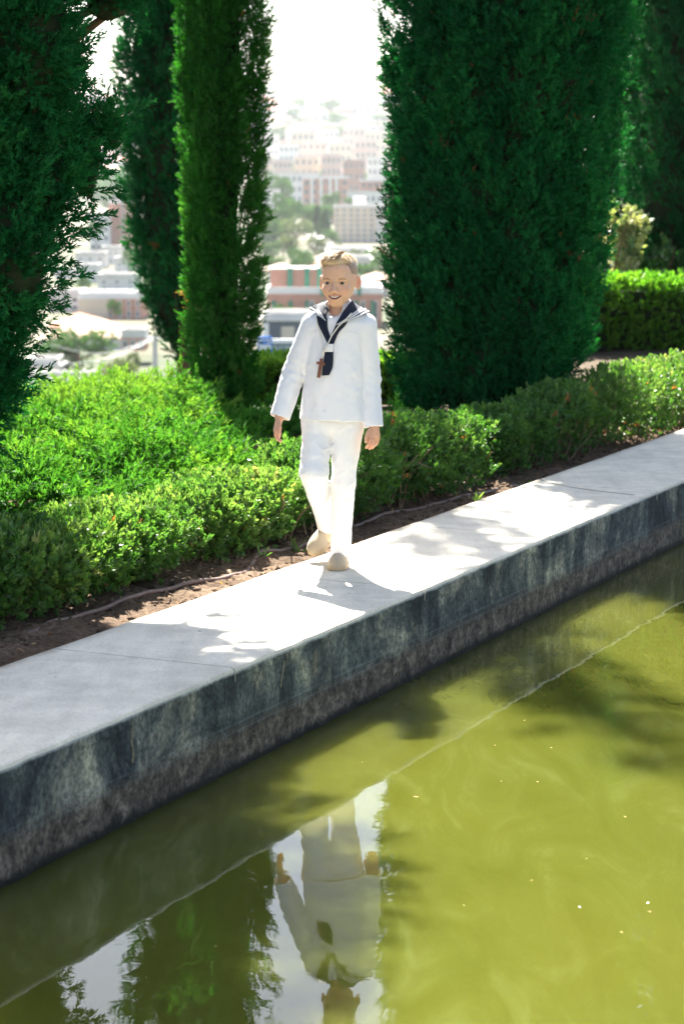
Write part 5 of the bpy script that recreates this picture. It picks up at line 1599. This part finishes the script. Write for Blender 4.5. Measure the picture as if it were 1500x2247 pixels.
hair = np_obj('hair', np.concatenate(Vs) - BASE, np.concatenate(Fs), M['hair'], boy, smooth=True, attrs={'tint': np.concatenate(Ts)})

# ---- clothes
def cloth_mat(name, col, scale=900, bump=0.25, rough=0.85, wr=0.35):
    t = NT(name)
    w1 = t.n('TexWave', wave_type='BANDS', bands_direction='DIAGONAL'); w1.inputs['Scale'].default_value = scale * 0.35
    t.l(t.obj(), w1.inputs['Vector'])
    nz = t.noise(14, 5, 0.6, t.obj(), 0.6)
    fz = t.noise(scale, 2, 0.5, t.obj())
    d = tuple(c * 0.965 for c in col)
    r = t.ramp(nz.outputs['Fac'], [(0.3, d), (0.7, col)])
    t.l(r.outputs['Color'], t.p.inputs['Base Color'])
    t.set(Roughness=rough, Specular_IOR_Level=0.2, Sheen_Weight=0.15)
    h = t.math('ADD', t.math('MULTIPLY', nz.outputs['Fac'], wr), t.math('MULTIPLY', t.math('ADD', w1.outputs['Fac'], fz.outputs['Fac']), 0.01))
    t.bump(h, bump, 0.03)
    return t.m
M['white_cloth'] = cloth_mat('white_cotton', (0.80, 0.79, 0.795))
M['trouser_cloth'] = cloth_mat('white_trouser_cotton', (0.80, 0.785, 0.775))
M['navy'] = cloth_mat('navy_cloth', (0.006, 0.010, 0.026), rough=0.7)
M['stripe'] = cloth_mat('white_stripe', (0.78, 0.77, 0.76))
M['shoe'] = cloth_mat('beige_canvas', (0.40, 0.325, 0.23), 500, 0.35)
M['sole'] = plain('tan_rubber_sole', (0.42, 0.31, 0.19), 0.7, 0.1, 60, 0.3)
M['wood'] = plain('reddish_wood', (0.16, 0.055, 0.03), 0.45, 0.25, 90, 0.4)
M['cord'] = plain('white_cord', (0.72, 0.68, 0.60), 0.8, 0.1, 300, 0.2)
jx = np.arange(-0.315, 0.185, 0.0040); jy = np.arange(YB - 0.17, YB + 0.17, 0.0040); jz = np.arange(0.50, 1.08, 0.0040)
J = Grid(jx, jy, jz)
prof = [(698, 700, 786, 0.060), (708, 684, 800, 0.068), (725, 677, 801, 0.075), (770, 671, 797, 0.080), (830, 667, 797, 0.083), (880, 662, 798, 0.086), (921, 657, 801, 0.090)]
pz = np.array([P(735, p[0])[2] for p in prof]); pl = np.array([P(p[1], p[0])[0] for p in prof]); pr = np.array([P(p[2], p[0])[0] for p in prof]); pd = np.array([p[3] for p in prof])
od = np.argsort(pz); pz, pl, pr, pd = pz[od], pl[od], pr[od], pd[od]
HEM = P(735, 921)[2]
def torso(Pp, shrink=0.0, hem=None):
    z = Pp[..., 2]
    l, r_, d = np.interp(z, pz, pl), np.interp(z, pz, pr), np.interp(z, pz, pd)
    c, a = (l + r_) / 2, (r_ - l) / 2 - shrink
    b = d - shrink
    x, y = (Pp[..., 0] - c) / a, (Pp[..., 1] - YB - 0.01 + 0.10 * (Pp[..., 0] - c)) / b
    e = (np.abs(x) ** 2.5 + np.abs(y) ** 2.5) ** (1 / 2.5)
    dd = (e - 1) * np.minimum(a, b)
    tilt_ = (Pp[..., 0] - c) * 0.02
    return np.maximum(np.maximum(dd, (HEM if hem is None else hem) + tilt_ * -1 - z), z - pz[-1])
J.put(torso, (-0.3, YB - 0.15, 0.5), (0.18, YB + 0.15, 1.06))
# shoulders
J.cap(P(728, 700, 0.01), P(690, 712, 0.015), 0.050, 0.046, 0.03)
J.cap(P(756, 700, 0.005), P(799, 712, -0.005), 0.050, 0.044, 0.03)
J.cap(P(742, 672, 0.022), P(742, 706, 0.012), 0.050, 0.076, 0.03)
# sleeves, cut square at the cuff
def sleeve(sh, el, wr, r0, r1, r2):
    n_ = (wr - el) / np.linalg.norm(wr - el)
    J.cap(sh, el, r0, r1, 0.009)
    J.cap(el, wr + n_ * 0.03, r1, r2, 0.010, cut=(wr, n_))
shL, elL, wrL = P(688, 714, 0.012), P(646, 814, 0.028), P(614, 916, -0.022)
shR, elR, wrR = P(799, 716, -0.004), P(812, 832, 0.006), P(820, 937, -0.035)
sleeve(shL, elL, wrL, 0.050, 0.0445, 0.0385)
sleeve(shR, elR, wrR, 0.046, 0.0385, 0.0345)
# creases
def crease(a, b, r, depth):
    J.cap(a, b, r, r * 0.6, 0.010, 's')
_, PJ = J.region((-9, 0, -9), (9, 99, 9))
f1 = vnoise(np.stack([PJ[..., 0] * 14, PJ[..., 1] * 14, PJ[..., 2] * 9], -1), 81)
f2 = vnoise(np.stack([PJ[..., 0] * 34 + PJ[..., 2] * 18, PJ[..., 1] * 22, PJ[..., 2] * 22 - PJ[..., 0] * 14], -1), 82)
el_d = np.minimum(np.linalg.norm(PJ - elL, axis=-1), np.linalg.norm(PJ - elR, axis=-1))
arm = np.exp(-(el_d / 0.09) ** 2)
ring = np.sin(PJ[..., 2] * 190 + 2.5 * f1 + PJ[..., 0] * 70)
rdg = 1 - np.abs(f2) * 2.2
drp = np.sin(PJ[..., 0] * 95 + 3.0 * f1 + 9 * (PJ[..., 2] - 0.8)) * np.clip((0.86 - PJ[..., 2]) / 0.25, 0, 1) * np.exp(-((PJ[..., 0] + 0.03) / 0.11) ** 4)
J.S += (0.0026 * f1 + 0.0010 * f2 - 0.0028 * np.clip(rdg, 0, 1) * (0.35 + 1.0 * arm) + 0.0012 * arm * ring + 0.0014 * drp).astype(np.float32)
# open neck, hem and cuffs
J.cap(P(741, 640, 0.008), P(740, 692, 0.016), 0.045, 0.040, 0.0, 's')
J.ell(P(733, 678, -0.055), (0.033, 0.058, 0.0320), 0.004, 's')
def hollow(P_):
    return np.maximum(torso(P_, 0.008, HEM - 0.05), P_[..., 2] - HEM - 0.045)
J.put(hollow, (-0.3, YB - 0.15, HEM - 0.03), (0.18, YB + 0.15, HEM + 0.03), 0.0, 's')
for el_, wr_, r_ in ((elL, wrL, 0.0385), (elR, wrR, 0.0345)):
    n_ = (wr_ - el_) / np.linalg.norm(wr_ - el_)
    J.cap(wr_ - n_ * 0.02, wr_ + n_ * 0.05, r_ - 0.0065, r_ - 0.0055, 0.0, 's')
VJ, FJ = J.mesh()
jacket = np_obj('jacket', VJ - BASE, FJ, M['white_cloth'], boy, smooth=True)
tag(jacket, 'white long sleeved sailor jacket')
relax(jacket, 2, 0.4)
# trousers
tx = np.arange(-0.185, 0.115, 0.0042); ty = np.arange(YB - 0.19, YB + 0.30, 0.0044); tz = np.arange(0.02, 0.64, 0.0044)
Tg = Grid(tx, ty, tz)
Tg.cap(P(700, 925, 0.012), P(760, 925, 0.012), 0.070, 0.070, 0.03)
def leg(h_, kn, an, r0, r1, r2, bow=0.0):
    n_ = (an - kn) / np.linalg.norm(an - kn)
    Tg.cap(h_, kn, r0, r1, 0.016)
    Tg.cap(kn, an + n_ * 0.04, r1, r2, 0.012, cut=(an, n_))
LK, LA = P(689, 1038, -0.055), P(715.5, 1159, 0.19)
RK, RA = P(754, 1058, 0.0), P(746.5, 1216, 0.045)
leg(P(695, 948, 0.0), LK, LA, 0.0575, 0.0530, 0.0300)
leg(P(761, 948, 0.0), RK, RA, 0.0585, 0.0465, 0.0385)
_, PT = Tg.region((-9, 0, -9), (9, 99, 9))
g1 = vnoise(np.stack([PT[..., 0] * 18, PT[..., 1] * 14, PT[..., 2] * 8], -1), 91)
g2 = vnoise(np.stack([PT[..., 0] * 26 + PT[..., 2] * 20, PT[..., 1] * 22, PT[..., 2] * 30 - PT[..., 0] * 20], -1), 92)
kd = np.exp(-(np.minimum(np.linalg.norm(PT - LK, axis=-1), np.linalg.norm(PT - RK, axis=-1)) / 0.085) ** 2)
an_d = np.exp(-(np.minimum(np.linalg.norm(PT - LA, axis=-1), np.linalg.norm(PT - RA, axis=-1)) / 0.06) ** 2)
hp_d = np.exp(-(np.linalg.norm(PT - P(728, 965, -0.05), axis=-1) / 0.09) ** 2)
Tg.S += (0.0028 * g1 + 0.0012 * g2 - 0.0036 * np.clip(1 - np.abs(g2) * 2.8, 0, 1) * (0.15 + kd + 0.8 * an_d + 0.8 * hp_d)).astype(np.float32)
for kn, an, r_ in ((LK, LA, 0.030), (RK, RA, 0.0385)):
    n_ = (an - kn) / np.linalg.norm(an - kn)
    Tg.cap(an - n_ * 0.015, an + n_ * 0.06, r_ - 0.006, r_ - 0.005, 0.0, 's')
VT, FT = Tg.mesh()
trousers = np_obj('trousers', VT - BASE, FT, M['trouser_cloth'], boy, smooth=True)
tag(trousers, 'white straight trousers')
relax(trousers, 2, 0.4)
# shoes
def shoe(label, toe_tip, fwd, upv):
    f = np.array(fwd, float); f /= np.linalg.norm(f)
    u_ = np.array(upv, float); u_ -= (u_ @ f) * f; u_ /= np.linalg.norm(u_)
    r_ = np.cross(f, u_)
    Rs = np.stack([r_, f, u_], -1)
    o = np.array(toe_tip) - f * 0.098
    ax_ = (np.arange(-0.05, 0.05, 0.002), np.arange(-0.115, 0.112, 0.0022), np.arange(-0.004, 0.085, 0.002))
    G = Grid(*ax_)
    G.ell((0, 0.050, 0.016), (0.0375, 0.046, 0.034), 0.02)
    G.ell((0, 0.005, 0.020), (0.0345, 0.070, 0.042), 0.02)
    G.ell((0, -0.055, 0.026), (0.031, 0.043, 0.045), 0.02)
    G.S += (0.0008 * vnoise(np.stack(np.meshgrid(*ax_, indexing='ij'), -1) * 60, 6)).astype(np.float32)
    G.ell((0, -0.050, 0.078), (0.024, 0.042, 0.038), 0.004, 's')
    zz_ = np.meshgrid(*ax_, indexing='ij')[2]
    G.S = np.maximum(G.S, 0.012 - zz_).astype(np.float32)
    Vs_, Fs_ = G.mesh()
    up = np_obj('shoe', Vs_ @ Rs.T + o - BASE, Fs_, M['shoe'], boy, smooth=True)
    tag(up, label); relax(up, 2, 0.4)
    G = Grid(ax_[0], ax_[1], np.arange(-0.004, 0.024, 0.0016))
    def sol(q):
        t = np.clip((q[..., 1] + 0.062) / 0.120, 0, 1)
        d2 = np.hypot(q[..., 0], q[..., 1] - (-0.062 + 0.120 * t)) - (0.0335 + 0.0065 * np.sin(t * math.pi * 0.75))
        dz = np.abs(q[..., 2] - 0.0085) - 0.0085
        return np.maximum(d2, dz)
    G.put(sol, (-1, -1, -1), (1, 1, 1))
    Vs_, Fs_ = G.mesh()
    np_obj('sole', Vs_ @ Rs.T + o - BASE, Fs_, M['sole'], up, smooth=True)
tipR = on_z(737, 1254, 0.0)
shoe('beige canvas slip-on shoe flat on the walkway', tipR + np.array([0, 0, 0.001]), (-0.10, -1, 0), (0, 0, 1))
hL = P(722, 1172, 0.235); tL = on_z(684, 1221, 0.026)
fw = tL - hL
shoe('beige canvas slip-on shoe lifted in mid stride, toe down', tL, fw, (-0.15, -0.55, 1.0))

# ---- collar, neckerchief, cord and cross, laid onto the jacket
bvh = BVHTree.FromPolygons([tuple(v) for v in VJ], [tuple(f) for f in FJ])
CAMP = Vector((0, 0, CAM_H))
def drape(edgeA, edgeB, n, m, off, name, mat, parent, thick=0.003, bulge=0.0, label=None):
    A, Bq = smooth_path(edgeA, n), smooth_path(edgeB, n)
    pts = np.zeros((n, m, 3)); ok = np.zeros((n, m), bool); nrm = np.zeros((n, m, 3))
    for i in range(n):
        for j in range(m):
            uv = A[i] + (Bq[i] - A[i]) * j / (m - 1)
            d = Vector(ray(*uv)).normalized()
            h = bvh.ray_cast(CAMP, d)
            if h[0] is not None:
                pts[i, j] = h[0]; nrm[i, j] = h[1]; ok[i, j] = True
            else: pts[i, j] = (uv[0], uv[1], 0)
    good = pts[ok]
    if len(good) == 0: return None
    for i in range(n):
        for j in range(m):
            if not ok[i, j]:
                uv = pts[i, j, :2].copy()
                near = [(abs(ii - i) + abs(jj - j), ii, jj) for ii in range(n) for jj in range(m) if ok[ii, jj]]
                _, ii, jj = min(near)
                pts[i, j] = at_y(uv[0], uv[1], pts[ii, jj, 1] + 0.01); nrm[i, j] = (0, -0.6, 0.8)
    nr = nrm.copy()
    for _ in range(3):
        nr[1:-1] = (nr[:-2] + 2 * nr[1:-1] + nr[2:]) / 4; nr[:, 1:-1] = (nr[:, :-2] + 2 * nr[:, 1:-1] + nr[:, 2:]) / 4
        pts[1:-1] = (pts[:-2] + 2 * pts[1:-1] + pts[2:]) / 4; pts[:, 1:-1] = (pts[:, :-2] + 2 * pts[:, 1:-1] + pts[:, 2:]) / 4
    nr /= np.linalg.norm(nr, axis=-1)[..., None] + 1e-9
    jj = np.linspace(-1, 1, m)
    b_ = bulge * (1 - jj ** 2)[None, :, None]
    topv = pts + nr * (off + b_); botv = pts + nr * (off - thick)
    Vv = np.concatenate([topv.reshape(-1, 3), botv.reshape(-1, 3)])
    gi = np.arange(n * m).reshape(n, m)
    q = np.stack([gi[:-1, :-1], gi[1:, :-1], gi[1:, 1:], gi[:-1, 1:]], -1).reshape(-1, 4)
    rim = np.concatenate([gi[0, :], gi[1:, -1], gi[-1, -2::-1], gi[-2:0:-1, 0]])
    r2 = np.roll(rim, -1)
    F_ = np.concatenate([q, q[:, ::-1] + n * m, np.stack([rim, r2, r2 + n * m, rim + n * m], -1)])
    o = np_obj(name, Vv - BASE, F_, mat, parent, smooth=False)
    for p in o.data.polygons: p.use_smooth = p.index < len(q)
    if label: tag(o, label)
    return o
ker = bpy.data.objects.new('neckerchief', None); link(ker, boy)
drape([(695, 694), (697, 709), (708, 731), (718, 752), (720, 757)], [(718, 698), (719, 722), (724, 737), (729, 752), (730, 757)], 18, 7, 0.0055, 'band', M['navy'], ker, 0.006, 0.003)
drape([(739, 708), (731, 727), (725, 744), (719, 757)], [(767, 696), (757, 716), (744, 726), (731, 757)], 18, 7, 0.0070, 'band', M['navy'], ker, 0.006, 0.003)
drape([(714, 770), (711, 790), (708, 810), (707, 824)], [(731, 770), (731, 790), (730, 808), (722, 823)], 16, 7, 0.0065, 'tail', M['navy'], ker, 0.006, 0.004)
drape([(714.5, 755), (714, 763), (714, 772.5)], [(732.5, 754.5), (732, 763), (731.5, 772)], 6, 7, 0.0110, 'white_slide', M['stripe'], ker, 0.008, 0.004)
col = bpy.data.objects.new('sailor_collar', None); link(col, boy)
flaps = [([(717.5, 663), (717, 682), (718, 703)], [(678, 682), (696, 691), (717, 705)]),
         ([(767, 663), (753, 686), (738, 709)], [(809, 691), (781, 698), (740, 713)])]
for A, Bq in flaps:
    fl = drape(A, Bq, 16, 9, 0.0125, 'flap', M['navy'], col, 0.004)
    A_, B_ = np.array(A, float), np.array(Bq, float)
    for q0, q1 in ((0.60, 0.685), (0.74, 0.825), (0.88, 0.99)):
        drape((A_ + (B_ - A_) * q0).tolist(), (A_ + (B_ - A_) * q1).tolist(), 16, 3, 0.0145, 'stripe', M['stripe'], fl, 0.0025)
# square flap down the back
n, m = 12, 12
bp = np.zeros((n, m, 3)); last = YB + 0.1
for i in range(n):
    for j in range(m):
        x_ = BASE[0] + 0.012 - 0.105 + 0.21 * j / (m - 1); z_ = 0.985 - 0.17 * i / (n - 1)
        h = bvh.ray_cast(Vector((x_, YB + 1, z_)), Vector((0, -1, 0)))
        if h[0] is not None: last = h[0].y
        bp[i, j] = (x_, last + 0.009, z_)
gi = np.arange(n * m).reshape(n, m)
q = np.stack([gi[:-1, :-1], gi[1:, :-1], gi[1:, 1:], gi[:-1, 1:]], -1).reshape(-1, 4)
bk = np_obj('back_flap', bp.reshape(-1, 3) - BASE, q, M['navy'], col, smooth=True)
sm_ = bk.modifiers.new('cloth', 'SOLIDIFY'); sm_.thickness = 0.004
# stand of the collar round the neck
ph = np.linspace(-0.62 * math.pi, 0.62 * math.pi, 26)
ring_ = []
nc = P(742, 676, 0.022)
for z_, rr_ in ((0.0, 0.0585), (0.008, 0.0555), (0.022, 0.0525), (0.023, 0.0505), (0.0, 0.054)):
    ring_.append(np.stack([nc[0] + np.sin(ph) * rr_, nc[1] + np.cos(ph) * rr_, nc[2] - 0.008 + z_ + 0 * ph], -1))
Vr = np.concatenate(ring_); k_ = len(ph)
Fr = np.array([(i * k_ + j, i * k_ + j + 1, (i + 1) * k_ + j + 1, (i + 1) * k_ + j) for i in range(4) for j in range(k_ - 1)])
np_obj('collar_stand', Vr - BASE, Fr, M['navy'], col, smooth=True)
# breast pocket seams
def on_jacket(u, v, off=0.004):
    h = bvh.ray_cast(CAMP, Vector(ray(u, v)).normalized())
    return np.array(h[0]) + np.array(h[1]) * off if h[0] is not None else P(u, v, -0.09)
for pa in ([(677, 727), (686, 727), (695, 726)], [(764, 727), (774, 729), (786, 732)]):
    drape([(x, y) for x, y in pa], [(x, y + 2.2) for x, y in pa], 8, 3, 0.0012, 'pocket_welt', M['white_cloth'], jacket, 0.003)
pend = bpy.data.objects.new('cross_pendant', None); link(pend, boy)
path = [on_jacket(u, v, o) for u, v, o in ((767, 694, 0.020), (757, 702, 0.020), (742, 716, 0.018), (729, 738, 0.016), (720, 757, 0.019), (713, 774, 0.016), (708, 787, 0.012))]
Vc, Fc = tube(smooth_path(path, 40), 0.0024, 7); np_obj('cord', Vc - BASE, Fc, M['cord'], pend, smooth=True)
path = [on_jacket(u, v, o) for u, v, o in ((697, 700, 0.018), (700, 718, 0.010), (706, 745, 0.008), (709, 768, 0.008), (709, 780, 0.012))]
Vc, Fc = tube(smooth_path(path, 30), 0.0018, 7); np_obj('cord', Vc - BASE, Fc, M['cord'], pend, smooth=True)
Vc, Fc = tube(smooth_path([on_jacket(712, 771, 0.018), on_jacket(709.5, 779, 0.017)], 6), 0.0042, 8); np_obj('knot', Vc - BASE, Fc, M['cord'], pend, smooth=True)
ca, cb2 = on_jacket(708, 787, 0.014), on_jacket(701.5, 828.5, 0.014)
xd = (ca - cb2) / np.linalg.norm(ca - cb2); yd = np.array([0, -1.0, 0]); yd -= (yd @ xd) * xd; yd /= np.linalg.norm(yd)
zd = np.cross(xd, yd)
cr = bmesh.new()
LL = np.linalg.norm(ca - cb2)
box_bm((0, 0, 0), (LL, 0.008, 0.0135), cr, 0.001)
cross = bm_obj('upright', cr, M['wood'], pend)
c1 = box_bm((0, 0, 0), (0.0105, 0.0085, 0.034), bevel=0.001)
arm_ = bm_obj('crossbar', c1, M['wood'], pend)
Mx = Matrix(((xd[0], yd[0], zd[0]), (xd[1], yd[1], zd[1]), (xd[2], yd[2], zd[2]))).to_4x4()
mid_ = (ca + cb2) / 2 - BASE
cross.matrix_local = Matrix.Translation(Vector(mid_)) @ Mx
arm_.matrix_local = Matrix.Translation(Vector(mid_ + xd * LL * 0.245)) @ Mx

# ================================================================== small things
M['hose'] = plain('brown_hose', (0.15, 0.095, 0.075), 0.55, 0.2, 30, 0.3)
M['dry_leaf'] = leaf_mat('dry_leaf', [(0.0, (0.10, 0.055, 0.028)), (0.6, (0.26, 0.15, 0.075)), (1.0, (0.42, 0.28, 0.15))], 0.25)
def hose(label, pix, sink):
    pts = [on_z(u, v, -0.02) for u, v in pix]
    pts = smooth_path(pts, 110)
    for k in range(len(pts)):
        pts[k, 2] = soil_z(pts[k, 0], pts[k, 1]) + 0.001
    z = pts[:, 2].copy()
    for _ in range(6): z[1:-1] = (z[:-2] + 2 * z[1:-1] + z[2:]) / 4
    pts[:, 2] = z + sink * vnoise(pts * 2.2, 3)
    V, F = tube(pts, 0.0095, 9)
    tag(np_obj('irrigation_hose', V, F, M['hose'], smooth=True), label, 'hose', 'irrigation hoses on the soil')
hose('brown irrigation hose on the soil left of the boy, along the walkway', [(60, 1392), (165, 1357), (230, 1337), (310, 1310), (400, 1283), (470, 1266), (530, 1245), (575, 1213), (640, 1189), (700, 1170)], 0.012)
hose('brown irrigation hose on the soil right of the boy, along the walkway', [(740, 1150), (785, 1133), (850, 1110), (930, 1088), (1000, 1074), (1080, 1050), (1130, 1036), (1210, 1016), (1340, 975), (1420, 950), (1520, 915)], 0.011)
def leaf_shape(L=1.0, W=0.42, n=5):
    V, F = [], []
    for i in range(n + 1):
        t = i / n; w = W * math.sin(math.pi * min(1, t * 0.93 + 0.05)) ** 0.8 * 0.5
        z = 0.10 * math.sin(t * 3.0)
        V += [(-w, t * L, z + 0.10 * w), (0, t * L, z), (w, t * L, z + 0.12 * w)]
    for i in range(n):
        for j in (0, 1):
            a = i * 3 + j; F.append((a, a + 1, a + 4, a + 3))
    return np.array(V), np.array(F)
lv, lf = leaf_shape()
# litter under the bushes
n = 900
ss_, tt_ = rng.uniform(4.2, 14.5, n), T2 + 0.02 + 0.75 * rng.random(n) ** 0.8
pos = np.stack([ss_ * WX + tt_ * NX, ss_ * WY + tt_ * NY, 0 * ss_], -1)
pos[:, 2] = [soil_z(p[0], p[1]) + 0.006 for p in pos]
V, F = scatter(lv, lf, pos, frames(np.array([0, 0, 1.0]) + rng.normal(size=(n, 3)) * 0.35), rng.uniform(0.012, 0.030, n))
tag(np_obj('leaf_litter', V, F, M['dry_leaf'], attrs={'tint': np.repeat(rng.random(n), len(lv))}), 'scattered dry brown leaves on the soil below the hedge', 'leaves', kind='stuff')
# clods
ico = bmesh.new(); bmesh.ops.create_icosphere(ico, subdivisions=1, radius=1.0)
iv = np.array([v.co[:] for v in ico.verts]); iff = np.array([[v.index for v in f.verts] for f in ico.faces]); ico.free()
iv = iv * (1 + 0.25 * rng.normal(size=(len(iv), 1)))
n = 2600
ss_, tt_ = rng.uniform(4.2, 14.5, n), T2 + 0.015 + 0.6 * rng.random(n)
pos = np.stack([ss_ * WX + tt_ * NX, ss_ * WY + tt_ * NY, 0 * ss_], -1)
pos[:, 2] = [soil_z(p[0], p[1]) for p in pos]
V, F = scatter(iv, iff, pos, frames(rng.normal(size=(n, 3))), (0.003 + 0.013 * rng.random(n) ** 3)[:, None] * rng.uniform(0.6, 1.2, (n, 3)))
tag(np_obj('soil_clods', V, F, M['soil']), 'small crumbs and clods of dry soil beside the walkway', 'soil', kind='stuff')
# weeds beside the hose
def weed(label, u, v, n=9, h=0.07):
    b = on_z(u, v, -0.02); b[2] = soil_z(b[0], b[1])
    Vs, Fs = [], []
    d = rng.normal(size=(n, 3)) * 0.5 + np.array([0, 0, 0.9])
    V, F = scatter(lv * np.array([0.35, 1, 0.6]) @ np.array([[1, 0, 0], [0, 0, 1], [0, 1, 0]]), lf, rng.normal(size=(n, 3)) * np.array([0.008, 0.008, 0]), frames(d), h * rng.uniform(0.6, 1.2, n))
    o = np_obj('weed', V, F, M['box_leaf'], attrs={'tint': np.repeat(rng.uniform(0.6, 0.9, n), len(lv))})
    o.location = b
    tag(o, label, 'weed', 'weeds growing in the soil strip')
weed('thin green weed beside the hose left of the lifted shoe', 655, 1195, 8, 0.075)
weed('small weed beside the hose right of the boy', 1045, 1083, 9, 0.06)
weed('small weed at the walkway edge under the broad cypress', 1160, 1030, 8, 0.05)
weed('tiny weed below the long sunlit hedge bush', 575, 1222, 7, 0.05)
# specks floating on the water
flo = [(1087, 1636), (1148, 1581), (906, 1748), (1373, 1793), (1283, 1884), (1163, 1932), (1428, 2001), (1360, 2044), (1181, 1716), (1100, 1715), (796, 1672), (1015, 1986), (292, 2040), (1210, 1640), (470, 2075)]
lm = np_mesh('floating_leaf', lv * np.array([1, 1, 0.35]), lf, [M['dry_leaf']], attrs={'tint': np.full(len(lv), 0.95)})
for k, (u, v) in enumerate(flo):
    o = link(bpy.data.objects.new('floating_leaf', lm))
    o.location = on_z(u, v, -HW + 0.0012); o.rotation_euler = (0, 0, random.uniform(0, 6.28))
    s_ = random.uniform(0.006, 0.011) * (1.7 if k == 2 else 1); o.scale = (s_, s_, s_)
    tag(o, 'tiny straw coloured leaf scrap floating on the green water', 'leaf', 'leaf scraps floating on the water')
pm = plain('white_petal', (0.8, 0.8, 0.76), 0.6, 0.05, 90)
for (u, v, lb) in ((1269, 1989, 'left of two white petals floating on the sunlit water'), (1419, 1982, 'right of two white petals floating on the sunlit water')):
    o = np_obj('floating_petal', lv * np.array([1.5, 1, 0.5]), lf, pm)
    o.location = on_z(u, v, -HW + 0.0015); o.scale = (0.008, 0.008, 0.008); o.rotation_euler = (0, 0, random.uniform(0, 6.28))
    tag(o, lb, 'petal', 'white petals on the water')
